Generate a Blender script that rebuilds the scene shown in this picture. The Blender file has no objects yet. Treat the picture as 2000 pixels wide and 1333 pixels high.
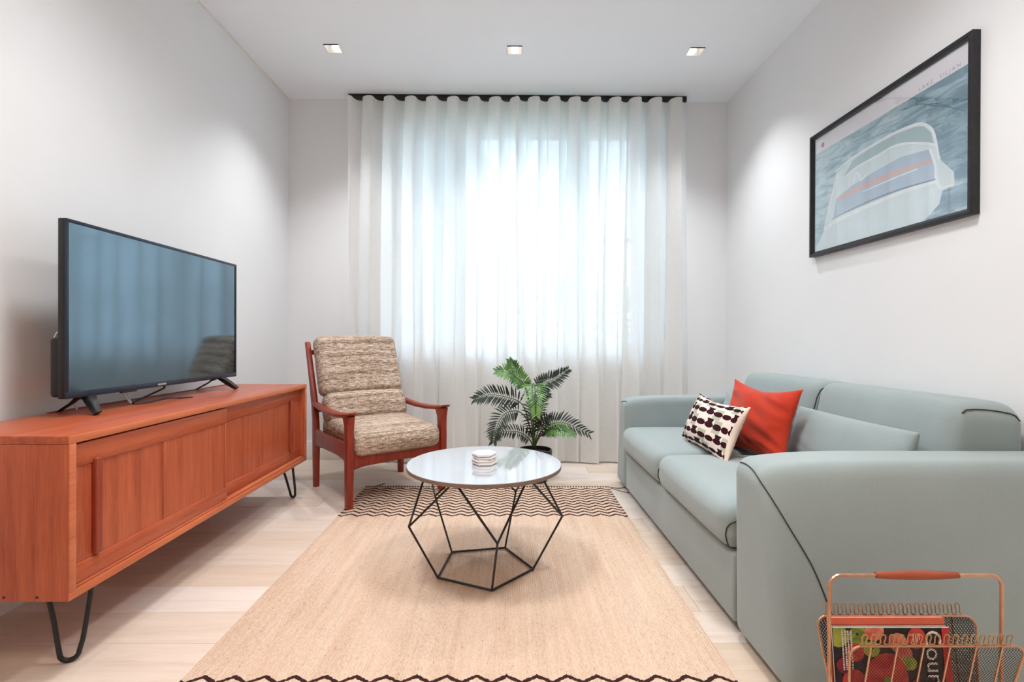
import bpy, bmesh, math, random
from mathutils import Vector, Matrix, noise
from mathutils.bvhtree import BVHTree

random.seed(7)
sc = bpy.context.scene
COL = sc.collection
V3 = Vector
pi = math.pi

# ------------------------------------------------------------------ camera
F = 980.0                                  # focal length in pixels of a 2000 wide frame
EYE = 0.90
cam_d = bpy.data.cameras.new('camera')
cam_d.sensor_width = 36.0
cam_d.lens = 36.0 * F / 2000.0
cam_d.clip_start = 0.05
cam = bpy.data.objects.new('camera', cam_d)
COL.objects.link(cam)
cam.matrix_world = (Matrix.Translation((0, 0, EYE)) @ Matrix.Rotation(-math.atan(8 / F), 4, 'Z')
                    @ Matrix.Rotation(math.radians(90) - math.atan(2.5 / F), 4, 'X')
                    @ Matrix.Rotation(math.radians(0.2), 4, 'Z'))
sc.camera = cam

# ------------------------------------------------------------------ view, world, lamps
sc.view_settings.view_transform = 'Standard'
sc.view_settings.look = 'None'
sc.view_settings.gamma = 1.0
sc.view_settings.use_curve_mapping = False
sc.view_settings.exposure = 0.78
cy = sc.cycles
cy.use_denoising = True
cy.max_bounces = 14
cy.diffuse_bounces = 8
cy.glossy_bounces = 5
cy.transmission_bounces = 8
cy.transparent_max_bounces = 16
cy.caustics_reflective = False
cy.caustics_refractive = False
cy.sample_clamp_indirect = 8.0

SKY = (0.68, 0.84, 1.0)
SKY_STRENGTH = 3.95
world = bpy.data.worlds.new('overcast_sky')
sc.world = world
world.use_nodes = True
bg = world.node_tree.nodes['Background']
bg.inputs[0].default_value = (*SKY, 1)
bg.inputs[1].default_value = SKY_STRENGTH

DOWNLIGHT_W = 38.0
WARM = (0.985, 0.99, 1.0)
AMBER = (1.0, 0.68, 0.42)


def lamp(name, x, y, z, watts, colour=WARM, angle=104, blend=1.0, radius=0.03):
    ld = bpy.data.lights.new(name, 'SPOT')
    ld.energy = watts
    ld.color = colour
    ld.spot_size = math.radians(angle)
    ld.spot_blend = blend
    ld.shadow_soft_size = radius
    lo = bpy.data.objects.new(name, ld)
    COL.objects.link(lo)
    lo.location = (x, y, z)
    return lo


LIGHT_X = (-1.088, 0.035, 1.16)
ROOM_H = 2.70
for yy, cone, watts, hue in ((1.5, 160, 86, WARM), (0.0, 160, 32, AMBER), (-1.4, 150, 15, AMBER)):  # unseen fill spots under the ceiling, added to brighten walls and room
    for xx in (-0.62, 0.66):
        lamp('fill_spot', xx, yy, ROOM_H - 0.03, watts, hue, angle=cone, blend=1.0, radius=0.22)

# guides daylight sampling through the window opening (gives off no light itself)
pd = bpy.data.lights.new('window_portal', 'AREA')
pd.shape = 'RECTANGLE'
pd.size, pd.size_y = 1.98, 1.83
pd.cycles.is_portal = True
po = bpy.data.objects.new('window_portal', pd)
COL.objects.link(po)
po.location = (0.117, 4.05, 1.715)
po.rotation_euler = (math.radians(-90), 0, 0)

# ------------------------------------------------------------------ material helpers


def lin(c):
    out = []
    for v in c[:3]:
        v = v / 255.0
        out.append(v / 12.92 if v <= 0.04045 else ((v + 0.055) / 1.055) ** 2.4)
    return (*out, 1.0)


class NT:
    """small wrapper for building node materials"""

    def __init__(self, name):
        self.m = bpy.data.materials.new(name)
        self.m.use_nodes = True
        self.t = self.m.node_tree
        self.b = self.t.nodes['Principled BSDF']
        self.out = self.t.nodes['Material Output']

    def n(self, typ, **kw):
        nd = self.t.nodes.new(typ)
        for k, v in kw.items():
            setattr(nd, k, v)
        return nd

    def l(self, a, b):
        self.t.links.new(a, b)

    def put(self, sock, v):
        if isinstance(v, bpy.types.NodeSocket):
            self.l(v, sock)
        else:
            sock.default_value = v

    def math(self, op, a, b=0.0, c=None):
        nd = self.n('ShaderNodeMath', operation=op)
        self.put(nd.inputs[0], a)
        self.put(nd.inputs[1], b)
        if c is not None:
            self.put(nd.inputs[2], c)
        return nd.outputs[0]

    def coord(self, kind='Object', scale=(1, 1, 1)):
        tc = self.n('ShaderNodeTexCoord')
        mp = self.n('ShaderNodeMapping')
        mp.inputs['Scale'].default_value = scale
        self.l(tc.outputs[kind], mp.inputs[0])
        return mp.outputs[0]

    def noise(self, vec, scale=5.0, detail=4.0, rough=0.55, dist=0.0):
        nd = self.n('ShaderNodeTexNoise')
        self.l(vec, nd.inputs['Vector'])
        nd.inputs['Scale'].default_value = scale
        nd.inputs['Detail'].default_value = detail
        nd.inputs['Roughness'].default_value = rough
        nd.inputs['Distortion'].default_value = dist
        return nd.outputs['Fac']

    def ramp(self, fac, stops):
        nd = self.n('ShaderNodeValToRGB')
        els = nd.color_ramp.elements
        while len(els) < len(stops):
            els.new(0.5)
        for e, (p, c) in zip(els, stops):
            e.position = p
            e.color = c if len(c) == 4 else (*c, 1)
        self.put(nd.inputs[0], fac)
        return nd.outputs[0]

    def mix(self, fac, a, b, blend='MIX'):
        nd = self.n('ShaderNodeMix', data_type='RGBA', blend_type=blend)
        self.put(nd.inputs[0], fac)
        self.put(nd.inputs[6], a)
        self.put(nd.inputs[7], b)
        return nd.outputs[2]

    def bump(self, h, strength=0.2, dist=0.002):
        nd = self.n('ShaderNodeBump')
        nd.inputs['Strength'].default_value = strength
        nd.inputs['Distance'].default_value = dist
        self.l(h, nd.inputs['Height'])
        self.l(nd.outputs[0], self.b.inputs['Normal'])

    def set(self, **kw):
        for k, v in kw.items():
            self.put(self.b.inputs[k.replace('_', ' ')], v)
        return self


def g(v):
    return (v, v, v, 1)


def plain(name, rgb, rough=0.5, metal=0.0, spec=0.5, var=0.06, scale=30.0, bump=0.0):
    """flat coloured surface with slight mottling"""
    t = NT(name)
    c = lin(rgb)
    v = t.coord()
    nz = t.noise(v, scale, 3)
    lo = tuple(x * (1 - var) for x in c[:3]) + (1,)
    hi = tuple(min(1, x * (1 + var)) for x in c[:3]) + (1,)
    t.set(Base_Color=t.ramp(nz, [(0.3, lo), (0.7, hi)]), Roughness=rough, Metallic=metal)
    t.b.inputs['Specular IOR Level'].default_value = spec
    if bump:
        t.bump(nz, bump, 0.001)
    return t.m


def wood(name, dark, mid, light, stretch, rough=0.38, scale=1.0, spec=0.4):
    """grain runs along the axis whose stretch value is smallest"""
    t = NT(name)
    v = t.coord('Object', stretch)
    big = t.noise(v, 3.2 * scale, 3, 0.5, 0.6)
    fine = t.noise(v, 22 * scale, 5, 0.65, 0.2)
    f = t.math('ADD', t.math('MULTIPLY', big, 0.55), t.math('MULTIPLY', fine, 0.45))
    col = t.ramp(f, [(0.32, lin(dark)), (0.5, lin(mid)), (0.7, lin(light))])
    t.set(Base_Color=col, Roughness=rough)
    t.b.inputs['Specular IOR Level'].default_value = spec
    t.bump(fine, 0.08, 0.0008)
    return t.m


M = {}
# paints
M['wall'] = plain('wall_paint', (230, 232, 234), 0.85, var=0.01, scale=3)
M['ceiling'] = plain('ceiling_paint', (241, 246, 251), 0.9, var=0.006, scale=3)
M['trim'] = plain('white_satin_paint', (232, 229, 225), 0.45, var=0.01, scale=8)
M['window_paint'] = plain('window_frame_paint', (232, 234, 236), 0.4, var=0.01, scale=8)

# oak planks: colour differs from plank to plank
t = NT('pale_oak')
oi = t.n('ShaderNodeObjectInfo')
v0 = t.coord('Object', (1.1, 14, 14))
off = t.n('ShaderNodeVectorMath', operation='ADD')
t.l(v0, off.inputs[0])
cmb = t.n('ShaderNodeCombineXYZ')
t.l(t.math('MULTIPLY', oi.outputs['Random'], 40.0), cmb.inputs[0])
t.l(t.math('MULTIPLY', oi.outputs['Random'], 91.0), cmb.inputs[1])
t.l(cmb.outputs[0], off.inputs[1])
n1 = t.noise(off.outputs[0], 1.6, 4, 0.55, 0.7)
n2 = t.noise(off.outputs[0], 9.0, 5, 0.7, 0.3)
f = t.math('ADD', t.math('MULTIPLY', n1, 0.6), t.math('MULTIPLY', n2, 0.4))
base = t.ramp(f, [(0.3, lin((206, 195, 187))), (0.5, lin((220, 211, 204))), (0.72, lin((229, 222, 217)))])
tint = t.ramp(oi.outputs['Random'], [(0.0, lin((240, 228, 214))), (0.55, lin((250, 244, 238))), (1.0, lin((255, 255, 255)))])
t.set(Base_Color=t.mix(1.0, base, tint, 'MULTIPLY'), Roughness=0.42)
t.bump(n2, 0.06, 0.0006)
M['oak'] = t.m
M['subfloor'] = plain('floor_gap', (150, 122, 96), 0.8)

teak = ((150, 66, 40), (176, 86, 54), (196, 104, 68))
M['teak_v'] = wood('teak_vertical_grain', *teak, (12, 12, 0.7))
M['teak_y'] = wood('teak_lengthwise_grain', *teak, (12, 0.6, 12), rough=0.33)
M['teak_edge'] = wood('teak_edge', (176, 92, 58), (196, 110, 72), (210, 126, 86), (10, 0.6, 10))
M['teak_handle'] = wood('teak_handle', (128, 50, 34), (150, 64, 44), (168, 80, 54), (14, 14, 0.8))
M['plug'] = plain('dark_screw_plug', (60, 22, 16), 0.6)
M['chair_wood'] = wood('red_brown_teak', (112, 34, 22), (134, 46, 30), (156, 62, 42), (9, 9, 0.9), rough=0.36)
M['grip_wood'] = wood('grip_wood', (132, 58, 38), (152, 72, 48), (170, 88, 60), (1, 12, 12), rough=0.45)

M['black_metal'] = plain('black_powder_coat', (16, 15, 16), 0.38, 0.0, 0.5)
M['black_rail'] = plain('black_rail', (12, 12, 13), 0.5)
M['copper'] = plain('copper_wire', (206, 158, 128), 0.28, 0.8, 0.5, var=0.15, scale=40)
M['brass_wire'] = plain('brassy_wire', (186, 150, 108), 0.32, 0.85, 0.5, var=0.15, scale=40)
M['mesh_black'] = plain('black_mesh', (52, 40, 34), 0.35, 0.75)

# sofa cloth
def cloth(name, rgb, var=0.1, scale=420, bump=0.25, sheen=0.25, rough=0.9):
    t = NT(name)
    v = t.coord()
    nz = t.noise(v, scale, 3, 0.7)
    nb = t.noise(v, 6, 2)
    c = lin(rgb)
    lo = tuple(x * (1 - var) for x in c[:3]) + (1,)
    hi = tuple(min(1, x * (1 + var)) for x in c[:3]) + (1,)
    f = t.math('ADD', t.math('MULTIPLY', nz, 0.7), t.math('MULTIPLY', nb, 0.3))
    t.set(Base_Color=t.ramp(f, [(0.3, lo), (0.7, hi)]), Roughness=rough)
    t.b.inputs['Sheen Weight'].default_value = sheen
    t.b.inputs['Sheen Roughness'].default_value = 0.5
    t.b.inputs['Specular IOR Level'].default_value = 0.15
    t.bump(nz, bump, 0.0006)
    return t.m


M['sofa'] = cloth('grey_green_upholstery', (147, 160, 161))
M['piping'] = cloth('dark_piping', (62, 64, 62), sheen=0)
M['sofa_base'] = plain('sofa_underside', (40, 36, 33), 0.9)
M['orange'] = cloth('burnt_orange_velvet', (186, 54, 30), 0.12, 300, 0.2, 0.2, 0.75)
M['cream_cloth'] = cloth('cream_linen', (226, 206, 190), 0.06)

# tweed: slubby horizontal threads
t = NT('oatmeal_tweed')
v = t.coord('UV', (1, 1, 1))
sv = t.n('ShaderNodeVectorMath', operation='MULTIPLY')
t.l(v, sv.inputs[0])
sv.inputs[1].default_value = (26, 150, 1)
a = t.noise(sv.outputs[0], 1.0, 4, 0.65, 0.5)
sv2 = t.n('ShaderNodeVectorMath', operation='MULTIPLY')
t.l(v, sv2.inputs[0])
sv2.inputs[1].default_value = (110, 120, 1)
b = t.noise(sv2.outputs[0], 1.0, 3, 0.7)
sv3 = t.n('ShaderNodeVectorMath', operation='MULTIPLY')
t.l(v, sv3.inputs[0])
sv3.inputs[1].default_value = (2.0, 34, 1)
c3 = t.noise(sv3.outputs[0], 1.0, 2, 0.5)
f = t.math('ADD', t.math('ADD', t.math('MULTIPLY', a, 0.5), t.math('MULTIPLY', b, 0.3)), t.math('MULTIPLY', c3, 0.25))
col = t.ramp(f, [(0.36, lin((58, 44, 35))), (0.45, lin((122, 101, 86))), (0.53, lin((174, 153, 135))), (0.64, lin((226, 214, 200)))])
t.set(Base_Color=col, Roughness=0.95)
t.b.inputs['Specular IOR Level'].default_value = 0.1
t.bump(f, 0.9, 0.006)
M['tweed'] = t.m

# jute rug with dark zigzag borders
RX0, RX1, RY0, RY1 = -0.855, 0.610, 0.78, 3.062
t = NT('jute_rug')
tc = t.n('ShaderNodeTexCoord')
sep = t.n('ShaderNodeSeparateXYZ')
t.l(tc.outputs['Object'], sep.inputs[0])
X = t.math('ADD', sep.outputs[0], (RX0 + RX1) / 2)
Y = t.math('ADD', sep.outputs[1], (RY0 + RY1) / 2)
wob = t.noise(tc.outputs['Object'], 110, 2)
Yw = t.math('ADD', Y, t.math('MULTIPLY', t.math('SUBTRACT', wob, 0.5), 0.014))


def tri(t, x, period, phase):
    u = t.math('FRACT', t.math('ADD', t.math('DIVIDE', x, period), phase))
    return t.math('ABSOLUTE', t.math('SUBTRACT', u, 0.5))


def zig(t, Y, X, y_from, y_to, pitch, amp, width, period, drift):
    """1 on zigzag lines between y_from and y_to"""
    row = t.math('DIVIDE', t.math('SUBTRACT', Y, y_from), pitch)
    ph = t.math('MULTIPLY', t.math('FLOOR', row), drift)
    tr = t.math('MULTIPLY', tri(t, X, period, ph), amp * 2)
    yy = t.math('SUBTRACT', t.math('SUBTRACT', Y, y_from), tr)
    r2 = t.math('FRACT', t.math('DIVIDE', yy, pitch))
    on = t.math('LESS_THAN', r2, width / pitch)
    lo = t.math('GREATER_THAN', yy, 0.0)
    hi = t.math('LESS_THAN', yy, y_to - y_from)
    return t.math('MULTIPLY', on, t.math('MULTIPLY', lo, hi))


far_z = zig(t, Yw, X, 2.522, 2.985, 0.0445, 0.031, 0.0168, 0.0795, 0.0)
near_z = zig(t, Yw, X, 1.293 - 0.0445 * 11, 1.313, 0.0445, 0.026, 0.0140, 0.0795, 0.0)
dash = t.math('MULTIPLY', t.math('GREATER_THAN', Y, RY1 - 0.036),
              t.math('LESS_THAN', t.math('FRACT', t.math('DIVIDE', X, 0.0165)), 0.5))
mask = t.math('MINIMUM', t.math('ADD', t.math('ADD', far_z, near_z), dash), 1.0)
rv = t.coord('Object', (1.0, 0.035, 1.0))
streak = t.noise(rv, 44, 5, 0.7)
rv2 = t.coord('Object', (1.0, 0.40, 1.0))
speck = t.noise(rv2, 190, 3, 0.75)
patch = t.noise(tc.outputs['Object'], 2.2, 2)
f = t.math('ADD', t.math('ADD', t.math('MULTIPLY', streak, 0.36), t.math('MULTIPLY', speck, 0.50)), t.math('MULTIPLY', patch, 0.18))
jute = t.ramp(f, [(0.33, lin((138, 106, 86))), (0.42, lin((184, 160, 140))), (0.52, lin((204, 182, 163))), (0.66, lin((220, 203, 187)))])
hue = t.noise(t.coord('Object', (1.0, 0.16, 1.0)), 9, 3)
jute = t.mix(t.math('MULTIPLY', hue, 0.55), jute, lin((222, 186, 160)))
dots = t.noise(rv2, 210, 1, 0.5)
dm = t.math('MULTIPLY', t.math('GREATER_THAN', dots, 0.73), 0.6)
jute = t.mix(dm, jute, lin((70, 48, 36)))
t.set(Base_Color=t.mix(mask, jute, lin((58, 36, 34))), Roughness=0.95)
t.b.inputs['Specular IOR Level'].default_value = 0.1
wv = t.n('ShaderNodeTexWave', wave_type='BANDS', bands_direction='X')
wv.inputs['Scale'].default_value = 38
wv.inputs['Distortion'].default_value = 2.5
wv.inputs['Detail Scale'].default_value = 3
t.l(tc.outputs['Object'], wv.inputs[0])
t.bump(t.math('ADD', t.math('MULTIPLY', wv.outputs['Fac'], 0.5), speck), 0.7, 0.004)
M['rug'] = t.m
M['rug_thread'] = plain('dark_rug_yarn', (72, 46, 40), 0.95)

# sheer curtain: lets light through, denser where the cloth is seen edge-on (longer path through the weave)
def sheer(name, open_):
    t = NT(name)
    t.t.nodes.remove(t.b)
    tr = t.n('ShaderNodeBsdfTransparent')
    tl = t.n('ShaderNodeBsdfTranslucent')
    df = t.n('ShaderNodeBsdfDiffuse')
    wv = t.noise(t.coord('Object', (1, 1, 0.25)), 260, 2)
    c = t.ramp(wv, [(0.3, lin((242, 242, 240))), (0.7, lin((250, 250, 249)))])
    t.l(c, tl.inputs[0])
    t.l(c, df.inputs[0])
    m1 = t.n('ShaderNodeMixShader')
    m1.inputs[0].default_value = 0.45
    t.l(tl.outputs[0], m1.inputs[1])
    t.l(df.outputs[0], m1.inputs[2])
    lw = t.n('ShaderNodeLayerWeight')
    lw.inputs['Blend'].default_value = 0.5
    # transmission = open_ ^ (1 / cos)
    cosv = t.math('MAXIMUM', t.math('SUBTRACT', 1.0, lw.outputs['Facing']), 0.08)
    tau = t.math('POWER', open_, t.math('DIVIDE', 1.0, cosv))
    m2 = t.n('ShaderNodeMixShader')
    t.l(tau, m2.inputs[0])
    t.l(m1.outputs[0], m2.inputs[1])
    t.l(tr.outputs[0], m2.inputs[2])
    t.l(m2.outputs[0], t.out.inputs[0])
    return t.m


M['sheer'] = sheer('sheer_voile', 0.062)
M['heading'] = sheer('curtain_heading', 0.2)

# clear thin pane
def pane_mat(name, tint=(1, 1, 1, 1), ior=1.45, rough=0.0):
    t = NT(name)
    t.t.nodes.remove(t.b)
    fr = t.n('ShaderNodeFresnel')
    ge = t.n('ShaderNodeNewGeometry')
    t.l(t.math('ADD', ior, t.math('MULTIPLY', ge.outputs['Backfacing'], 1 / ior - ior)), fr.inputs[0])
    tr = t.n('ShaderNodeBsdfTransparent')
    tr.inputs[0].default_value = tint
    gl = t.n('ShaderNodeBsdfGlossy')
    gl.inputs['Roughness'].default_value = rough
    mx = t.n('ShaderNodeMixShader')
    t.l(fr.outputs[0], mx.inputs[0])
    t.l(tr.outputs[0], mx.inputs[1])
    t.l(gl.outputs[0], mx.inputs[2])
    t.l(mx.outputs[0], t.out.inputs[0])
    return t.m


M['glass'] = pane_mat('window_glass', (0.96, 0.98, 0.98, 1))
M['frame_glass'] = pane_mat('picture_glass', (0.99, 0.99, 1, 1), 1.9)

t = NT('tv_screen')
v = t.coord()
t.set(Base_Color=t.ramp(t.noise(v, 3, 2), [(0.3, lin((6, 7, 9))), (0.7, lin((9, 10, 12)))]), Roughness=0.075)
t.b.inputs['IOR'].default_value = 3.0
t.b.inputs['Specular Tint'].default_value = (0.60, 0.83, 1.0, 1)
M['screen'] = t.m
M['tv_bezel'] = plain('tv_bezel', (44, 52, 66), 0.35, 0.4, 0.5)
M['tv_black'] = plain('tv_black_plastic', (18, 17, 19), 0.45)
M['badge'] = plain('silver_badge', (190, 195, 200), 0.3, 0.6)
M['white_plastic'] = plain('white_plastic', (226, 224, 220), 0.4)

t = NT('glossy_white_top')
v = t.coord()
t.set(Base_Color=t.ramp(t.noise(v, 4, 2), [(0.3, lin((168, 173, 180))), (0.7, lin((174, 179, 186)))]), Roughness=0.045)
t.b.inputs['IOR'].default_value = 1.6
t.b.inputs['Coat Weight'].default_value = 0.6
t.b.inputs['Coat Roughness'].default_value = 0.03
M['table_top'] = t.m
M['table_edge'] = plain('taupe_table_edge', (128, 106, 92), 0.5)
t = NT('white_marble')
v = t.coord('Object')
t.set(Base_Color=t.ramp(t.noise(v, 24, 6, 0.65, 1.5), [(0.28, lin((206, 198, 192))), (0.45, lin((240, 236, 232))), (0.7, lin((246, 243, 240)))]), Roughness=0.35)
M['marble'] = t.m
M['coaster_edge'] = plain('cork_backing', (128, 96, 72), 0.7)

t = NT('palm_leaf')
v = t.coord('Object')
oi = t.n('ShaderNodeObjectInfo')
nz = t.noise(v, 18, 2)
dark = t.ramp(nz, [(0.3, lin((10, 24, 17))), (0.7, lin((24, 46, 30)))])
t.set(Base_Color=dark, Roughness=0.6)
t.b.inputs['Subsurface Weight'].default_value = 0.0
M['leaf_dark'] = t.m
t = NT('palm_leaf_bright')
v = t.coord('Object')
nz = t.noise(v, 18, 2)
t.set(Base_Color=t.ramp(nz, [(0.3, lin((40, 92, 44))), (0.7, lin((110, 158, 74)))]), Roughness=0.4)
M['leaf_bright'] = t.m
M['stem'] = plain('palm_stem', (66, 84, 44), 0.5, var=0.2)
M['pot'] = plain('black_glazed_pot', (30, 27, 27), 0.3, var=0.15)
M['soil'] = plain('dark_soil', (34, 27, 22), 0.95, var=0.4, scale=90, bump=0.5)

M['picture_frame'] = wood('black_stained_wood', (18, 17, 19), (30, 28, 32), (44, 42, 46), (8, 0.5, 8), rough=0.35)
M['paper'] = plain('poster_paper', (240, 238, 241), 0.8, var=0.01)
M['backing'] = plain('frame_backing', (90, 74, 58), 0.9)
t = NT('poster_print')
v = t.coord('Object', (1, 3.0, 14))
n1 = t.noise(v, 2.2, 5, 0.65, 0.8)
sp = t.n('ShaderNodeSeparateXYZ')
t.l(t.n('ShaderNodeTexCoord').outputs['Object'], sp.inputs[0])
grad = t.math('MULTIPLY', t.math('SUBTRACT', 0.47, sp.outputs[1]), 0.22)
f = t.math('SUBTRACT', n1, grad)
t.set(Base_Color=t.ramp(f, [(0.25, lin((104, 138, 154))), (0.38, lin((150, 182, 192))), (0.52, lin((188, 214, 216))), (0.75, lin((212, 230, 228)))]), Roughness=0.7)
M['print_sea'] = t.m
M['print_teal'] = plain('print_pale_teal', (216, 232, 232), 0.7, var=0.03)
M['print_white'] = plain('print_white_line', (238, 244, 242), 0.7)
M['print_window'] = plain('print_blue_grey', (176, 194, 210), 0.7, var=0.06, scale=8)
M['print_shade'] = plain('print_grey_green', (164, 190, 190), 0.7, var=0.06, scale=8)
M['print_orange'] = plain('print_faded_orange', (216, 178, 166), 0.7, var=0.06, scale=8)
M['print_text'] = plain('print_grey_text', (164, 166, 176), 0.7)
M['print_dark'] = plain('print_dark_line', (90, 120, 132), 0.7)
M['print_red'] = plain('print_red_dot', (206, 120, 130), 0.7)

# magazine inks
M['mag_dark'] = plain('cover_dark', (34, 24, 28), 0.3, var=0.4, scale=30)
M['mag_orange'] = plain('cover_orange', (226, 112, 84), 0.35)
M['mag_red'] = plain('cover_red', (206, 52, 50), 0.3)
M['mag_pages'] = plain('magazine_pages', (226, 218, 208), 0.8)
M['mag_white'] = plain('cover_white_ink', (242, 240, 238), 0.35)


def fruit(name, a, b, scale=26):
    t = NT(name)
    v = t.coord('Object')
    nz = t.noise(v, scale, 3, 0.5, 0.6)
    t.set(Base_Color=t.ramp(nz, [(0.35, lin(a)), (0.65, lin(b))]), Roughness=0.3)
    return t.m


M['apple_green'] = fruit('cover_green_fruit', (104, 124, 38), (190, 196, 84))
M['apple_red'] = fruit('cover_red_fruit', (176, 34, 38), (222, 84, 72))
M['apple_pink'] = fruit('cover_pink_fruit', (206, 86, 78), (236, 168, 128))
M['berry'] = fruit('cover_dark_berry', (70, 14, 34), (140, 24, 50))

# patterned cushion (bands of dark beads with pale squares between)
t = NT('bead_print_cloth')
tc = t.n('ShaderNodeTexCoord')
sp = t.n('ShaderNodeSeparateXYZ')
t.l(tc.outputs['UV'], sp.inputs[0])
U, Vv = sp.outputs[0], sp.outputs[1]
cols, rows = 10.0, 7.0
uu = t.math('MULTIPLY', U, cols)
vv = t.math('MULTIPLY', Vv, rows)
rowi = t.math('FLOOR', vv)
fv = t.math('SUBTRACT', t.math('FRACT', vv), 0.5)
shift = t.math('MULTIPLY', t.math('MODULO', rowi, 2.0), 0.5)
us = t.math('ADD', uu, shift)
fu = t.math('SUBTRACT', t.math('FRACT', us), 0.5)
bead = t.math('ADD', 0.05, t.math('MULTIPLY', 0.185, t.math('SQRT', t.math('MAXIMUM', t.math('SUBTRACT', 1.0, t.math('MULTIPLY', t.math('MULTIPLY', fu, fu), 4.6)), 0.0))))
isdark = t.math('LESS_THAN', t.math('ABSOLUTE', fv), bead)
# joined columns: every other cell a dark waist crosses between the rows
coli = t.math('FLOOR', us)
alt = t.math('MODULO', t.math('ADD', coli, rowi), 3.0)
waist = t.math('MULTIPLY', t.math('LESS_THAN', alt, 0.5), t.math('LESS_THAN', t.math('ABSOLUTE', fu), t.math('ADD', 0.16, t.math('MULTIPLY', t.math('ABSOLUTE', fv), 0.5))))
isdark = t.math('MAXIMUM', isdark, t.math('MULTIPLY', waist, t.math('GREATER_THAN', fv, 0.0)))
sq = t.math('MULTIPLY', t.math('COMPARE', alt, 1.0, 0.4), t.math('LESS_THAN', t.math('ABSOLUTE', fu), 0.46))
basec = t.mix(sq, lin((232, 216, 208)), lin((178, 182, 164)))
edge = t.math('LESS_THAN', U, 0.89)
isdark = t.math('MULTIPLY', isdark, edge)
basec = t.mix(edge, lin((226, 206, 190)), basec)
t.set(Base_Color=t.mix(isdark, basec, lin((52, 20, 28))), Roughness=0.9)
t.b.inputs['Specular IOR Level'].default_value = 0.1
t.bump(t.noise(tc.outputs['Object'], 380, 2), 0.2, 0.0006)
M['bead_print'] = t.m

t = NT('lamp_glow')
t.t.nodes.remove(t.b)
em = t.n('ShaderNodeEmission')
em.inputs[0].default_value = (1, 0.95, 0.88, 1)
em.inputs[1].default_value = 1.4
t.l(em.outputs[0], t.out.inputs[0])
M['glow'] = t.m

M['render'] = plain('house_render', (150, 158, 166), 0.9, var=0.05, scale=2)
M['roof_tile'] = plain('roof_slate', (112, 120, 130), 0.8, var=0.12, scale=4)
M['far_glass'] = plain('far_window', (60, 72, 84), 0.2)
M['grass'] = plain('garden_ground', (120, 128, 110), 0.95, var=0.15, scale=2)
M['hedge_leaf'] = plain('hedge_leaf', (74, 96, 70), 0.8, var=0.3, scale=14)

# ------------------------------------------------------------------ mesh helpers


def obj(name, bm, mat, parent=None, smooth=40, mats=None):
    """link a world-space bmesh as one mesh object (kept in place under its parent)"""
    me = bpy.data.meshes.new(name)
    if parent is not None:
        bm.transform(wm(parent).inverted())
    bm.normal_update()
    bm.to_mesh(me)
    bm.free()
    for m in (mats or [mat]):
        me.materials.append(m)
    if smooth:
        me.shade_smooth()
        me.set_sharp_from_angle(angle=math.radians(smooth))
    o = bpy.data.objects.new(name, me)
    COL.objects.link(o)
    if parent is not None:
        o.parent = parent
    return o


def wm(o):
    m = o.matrix_basis.copy()
    while o.parent is not None:
        o = o.parent
        m = o.matrix_basis @ m
    return m


def tag(o, label=None, cat=None, group=None, kind=None):
    if label:
        o['label'] = label
    if cat:
        o['category'] = cat
    if group:
        o['group'] = group
    if kind:
        o['kind'] = kind
    return o


def thing(name, label, cat, loc=(0, 0, 0), group=None):
    o = bpy.data.objects.new(name, None)
    COL.objects.link(o)
    o.location = loc
    o.empty_display_size = 0.1
    return tag(o, label, cat, group)


def struct(name, bm, mat, parent=None, smooth=30):
    o = obj(name, bm, mat, parent, smooth)
    if parent is None:
        o['kind'] = 'structure'
    return o


def B():
    return bmesh.new()


def box(bm, lo, hi, bevel=0.0, seg=2):
    lo, hi = V3(lo), V3(hi)
    r = bmesh.ops.create_cube(bm, size=1.0)
    c, s = (lo + hi) / 2, hi - lo
    for v in r['verts']:
        v.co = V3((v.co.x * s.x, v.co.y * s.y, v.co.z * s.z)) + c
    if bevel > 0:
        es = list({e for v in r['verts'] for e in v.link_edges})
        bmesh.ops.bevel(bm, geom=es, offset=bevel, segments=seg, profile=0.5, affect='EDGES')
    return bm


def quad(bm, pts):
    bm.faces.new([bm.verts.new(p) for p in pts])


def tube(bm, pts, r, n=8, closed=False, caps=True):
    pts = [V3(p) for p in pts]
    m = len(pts)
    rings = []
    prev_n = None
    for i, p in enumerate(pts):
        if closed:
            tg = pts[(i + 1) % m] - pts[i - 1]
        else:
            tg = pts[min(i + 1, m - 1)] - pts[max(i - 1, 0)]
        tg.normalize()
        if prev_n is None:
            ref = V3((0, 0, 1)) if abs(tg.z) < 0.9 else V3((1, 0, 0))
            nn = tg.cross(ref).normalized()
        else:
            nn = prev_n - tg * prev_n.dot(tg)
            if nn.length < 1e-6:
                nn = tg.orthogonal()
            nn.normalize()
        prev_n = nn
        bb = tg.cross(nn)
        rr = r[i] if isinstance(r, (list, tuple)) else r
        rings.append([bm.verts.new(p + (nn * math.cos(2 * pi * k / n) + bb * math.sin(2 * pi * k / n)) * rr) for k in range(n)])
    for i in range(m if closed else m - 1):
        a, b = rings[i], rings[(i + 1) % m]
        for k in range(n):
            bm.faces.new((a[k], a[(k + 1) % n], b[(k + 1) % n], b[k]))
    if caps and not closed:
        bm.faces.new(rings[0][::-1])
        bm.faces.new(rings[-1])
    return bm


def bez(pts, n=24):
    """smooth curve through points (Catmull-Rom)"""
    P = [V3(p) for p in pts]
    P = [P[0] * 2 - P[1]] + P + [P[-1] * 2 - P[-2]]
    segs = len(P) - 3
    out = []
    for i in range(n + 1):
        u = i / n * segs
        k = min(int(u), segs - 1)
        s = u - k
        p0, p1, p2, p3 = P[k:k + 4]
        out.append(0.5 * ((2 * p1) + (p2 - p0) * s + (2 * p0 - 5 * p1 + 4 * p2 - p3) * s * s + (3 * p1 - p0 - 3 * p2 + p3) * s ** 3))
    return out


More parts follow.
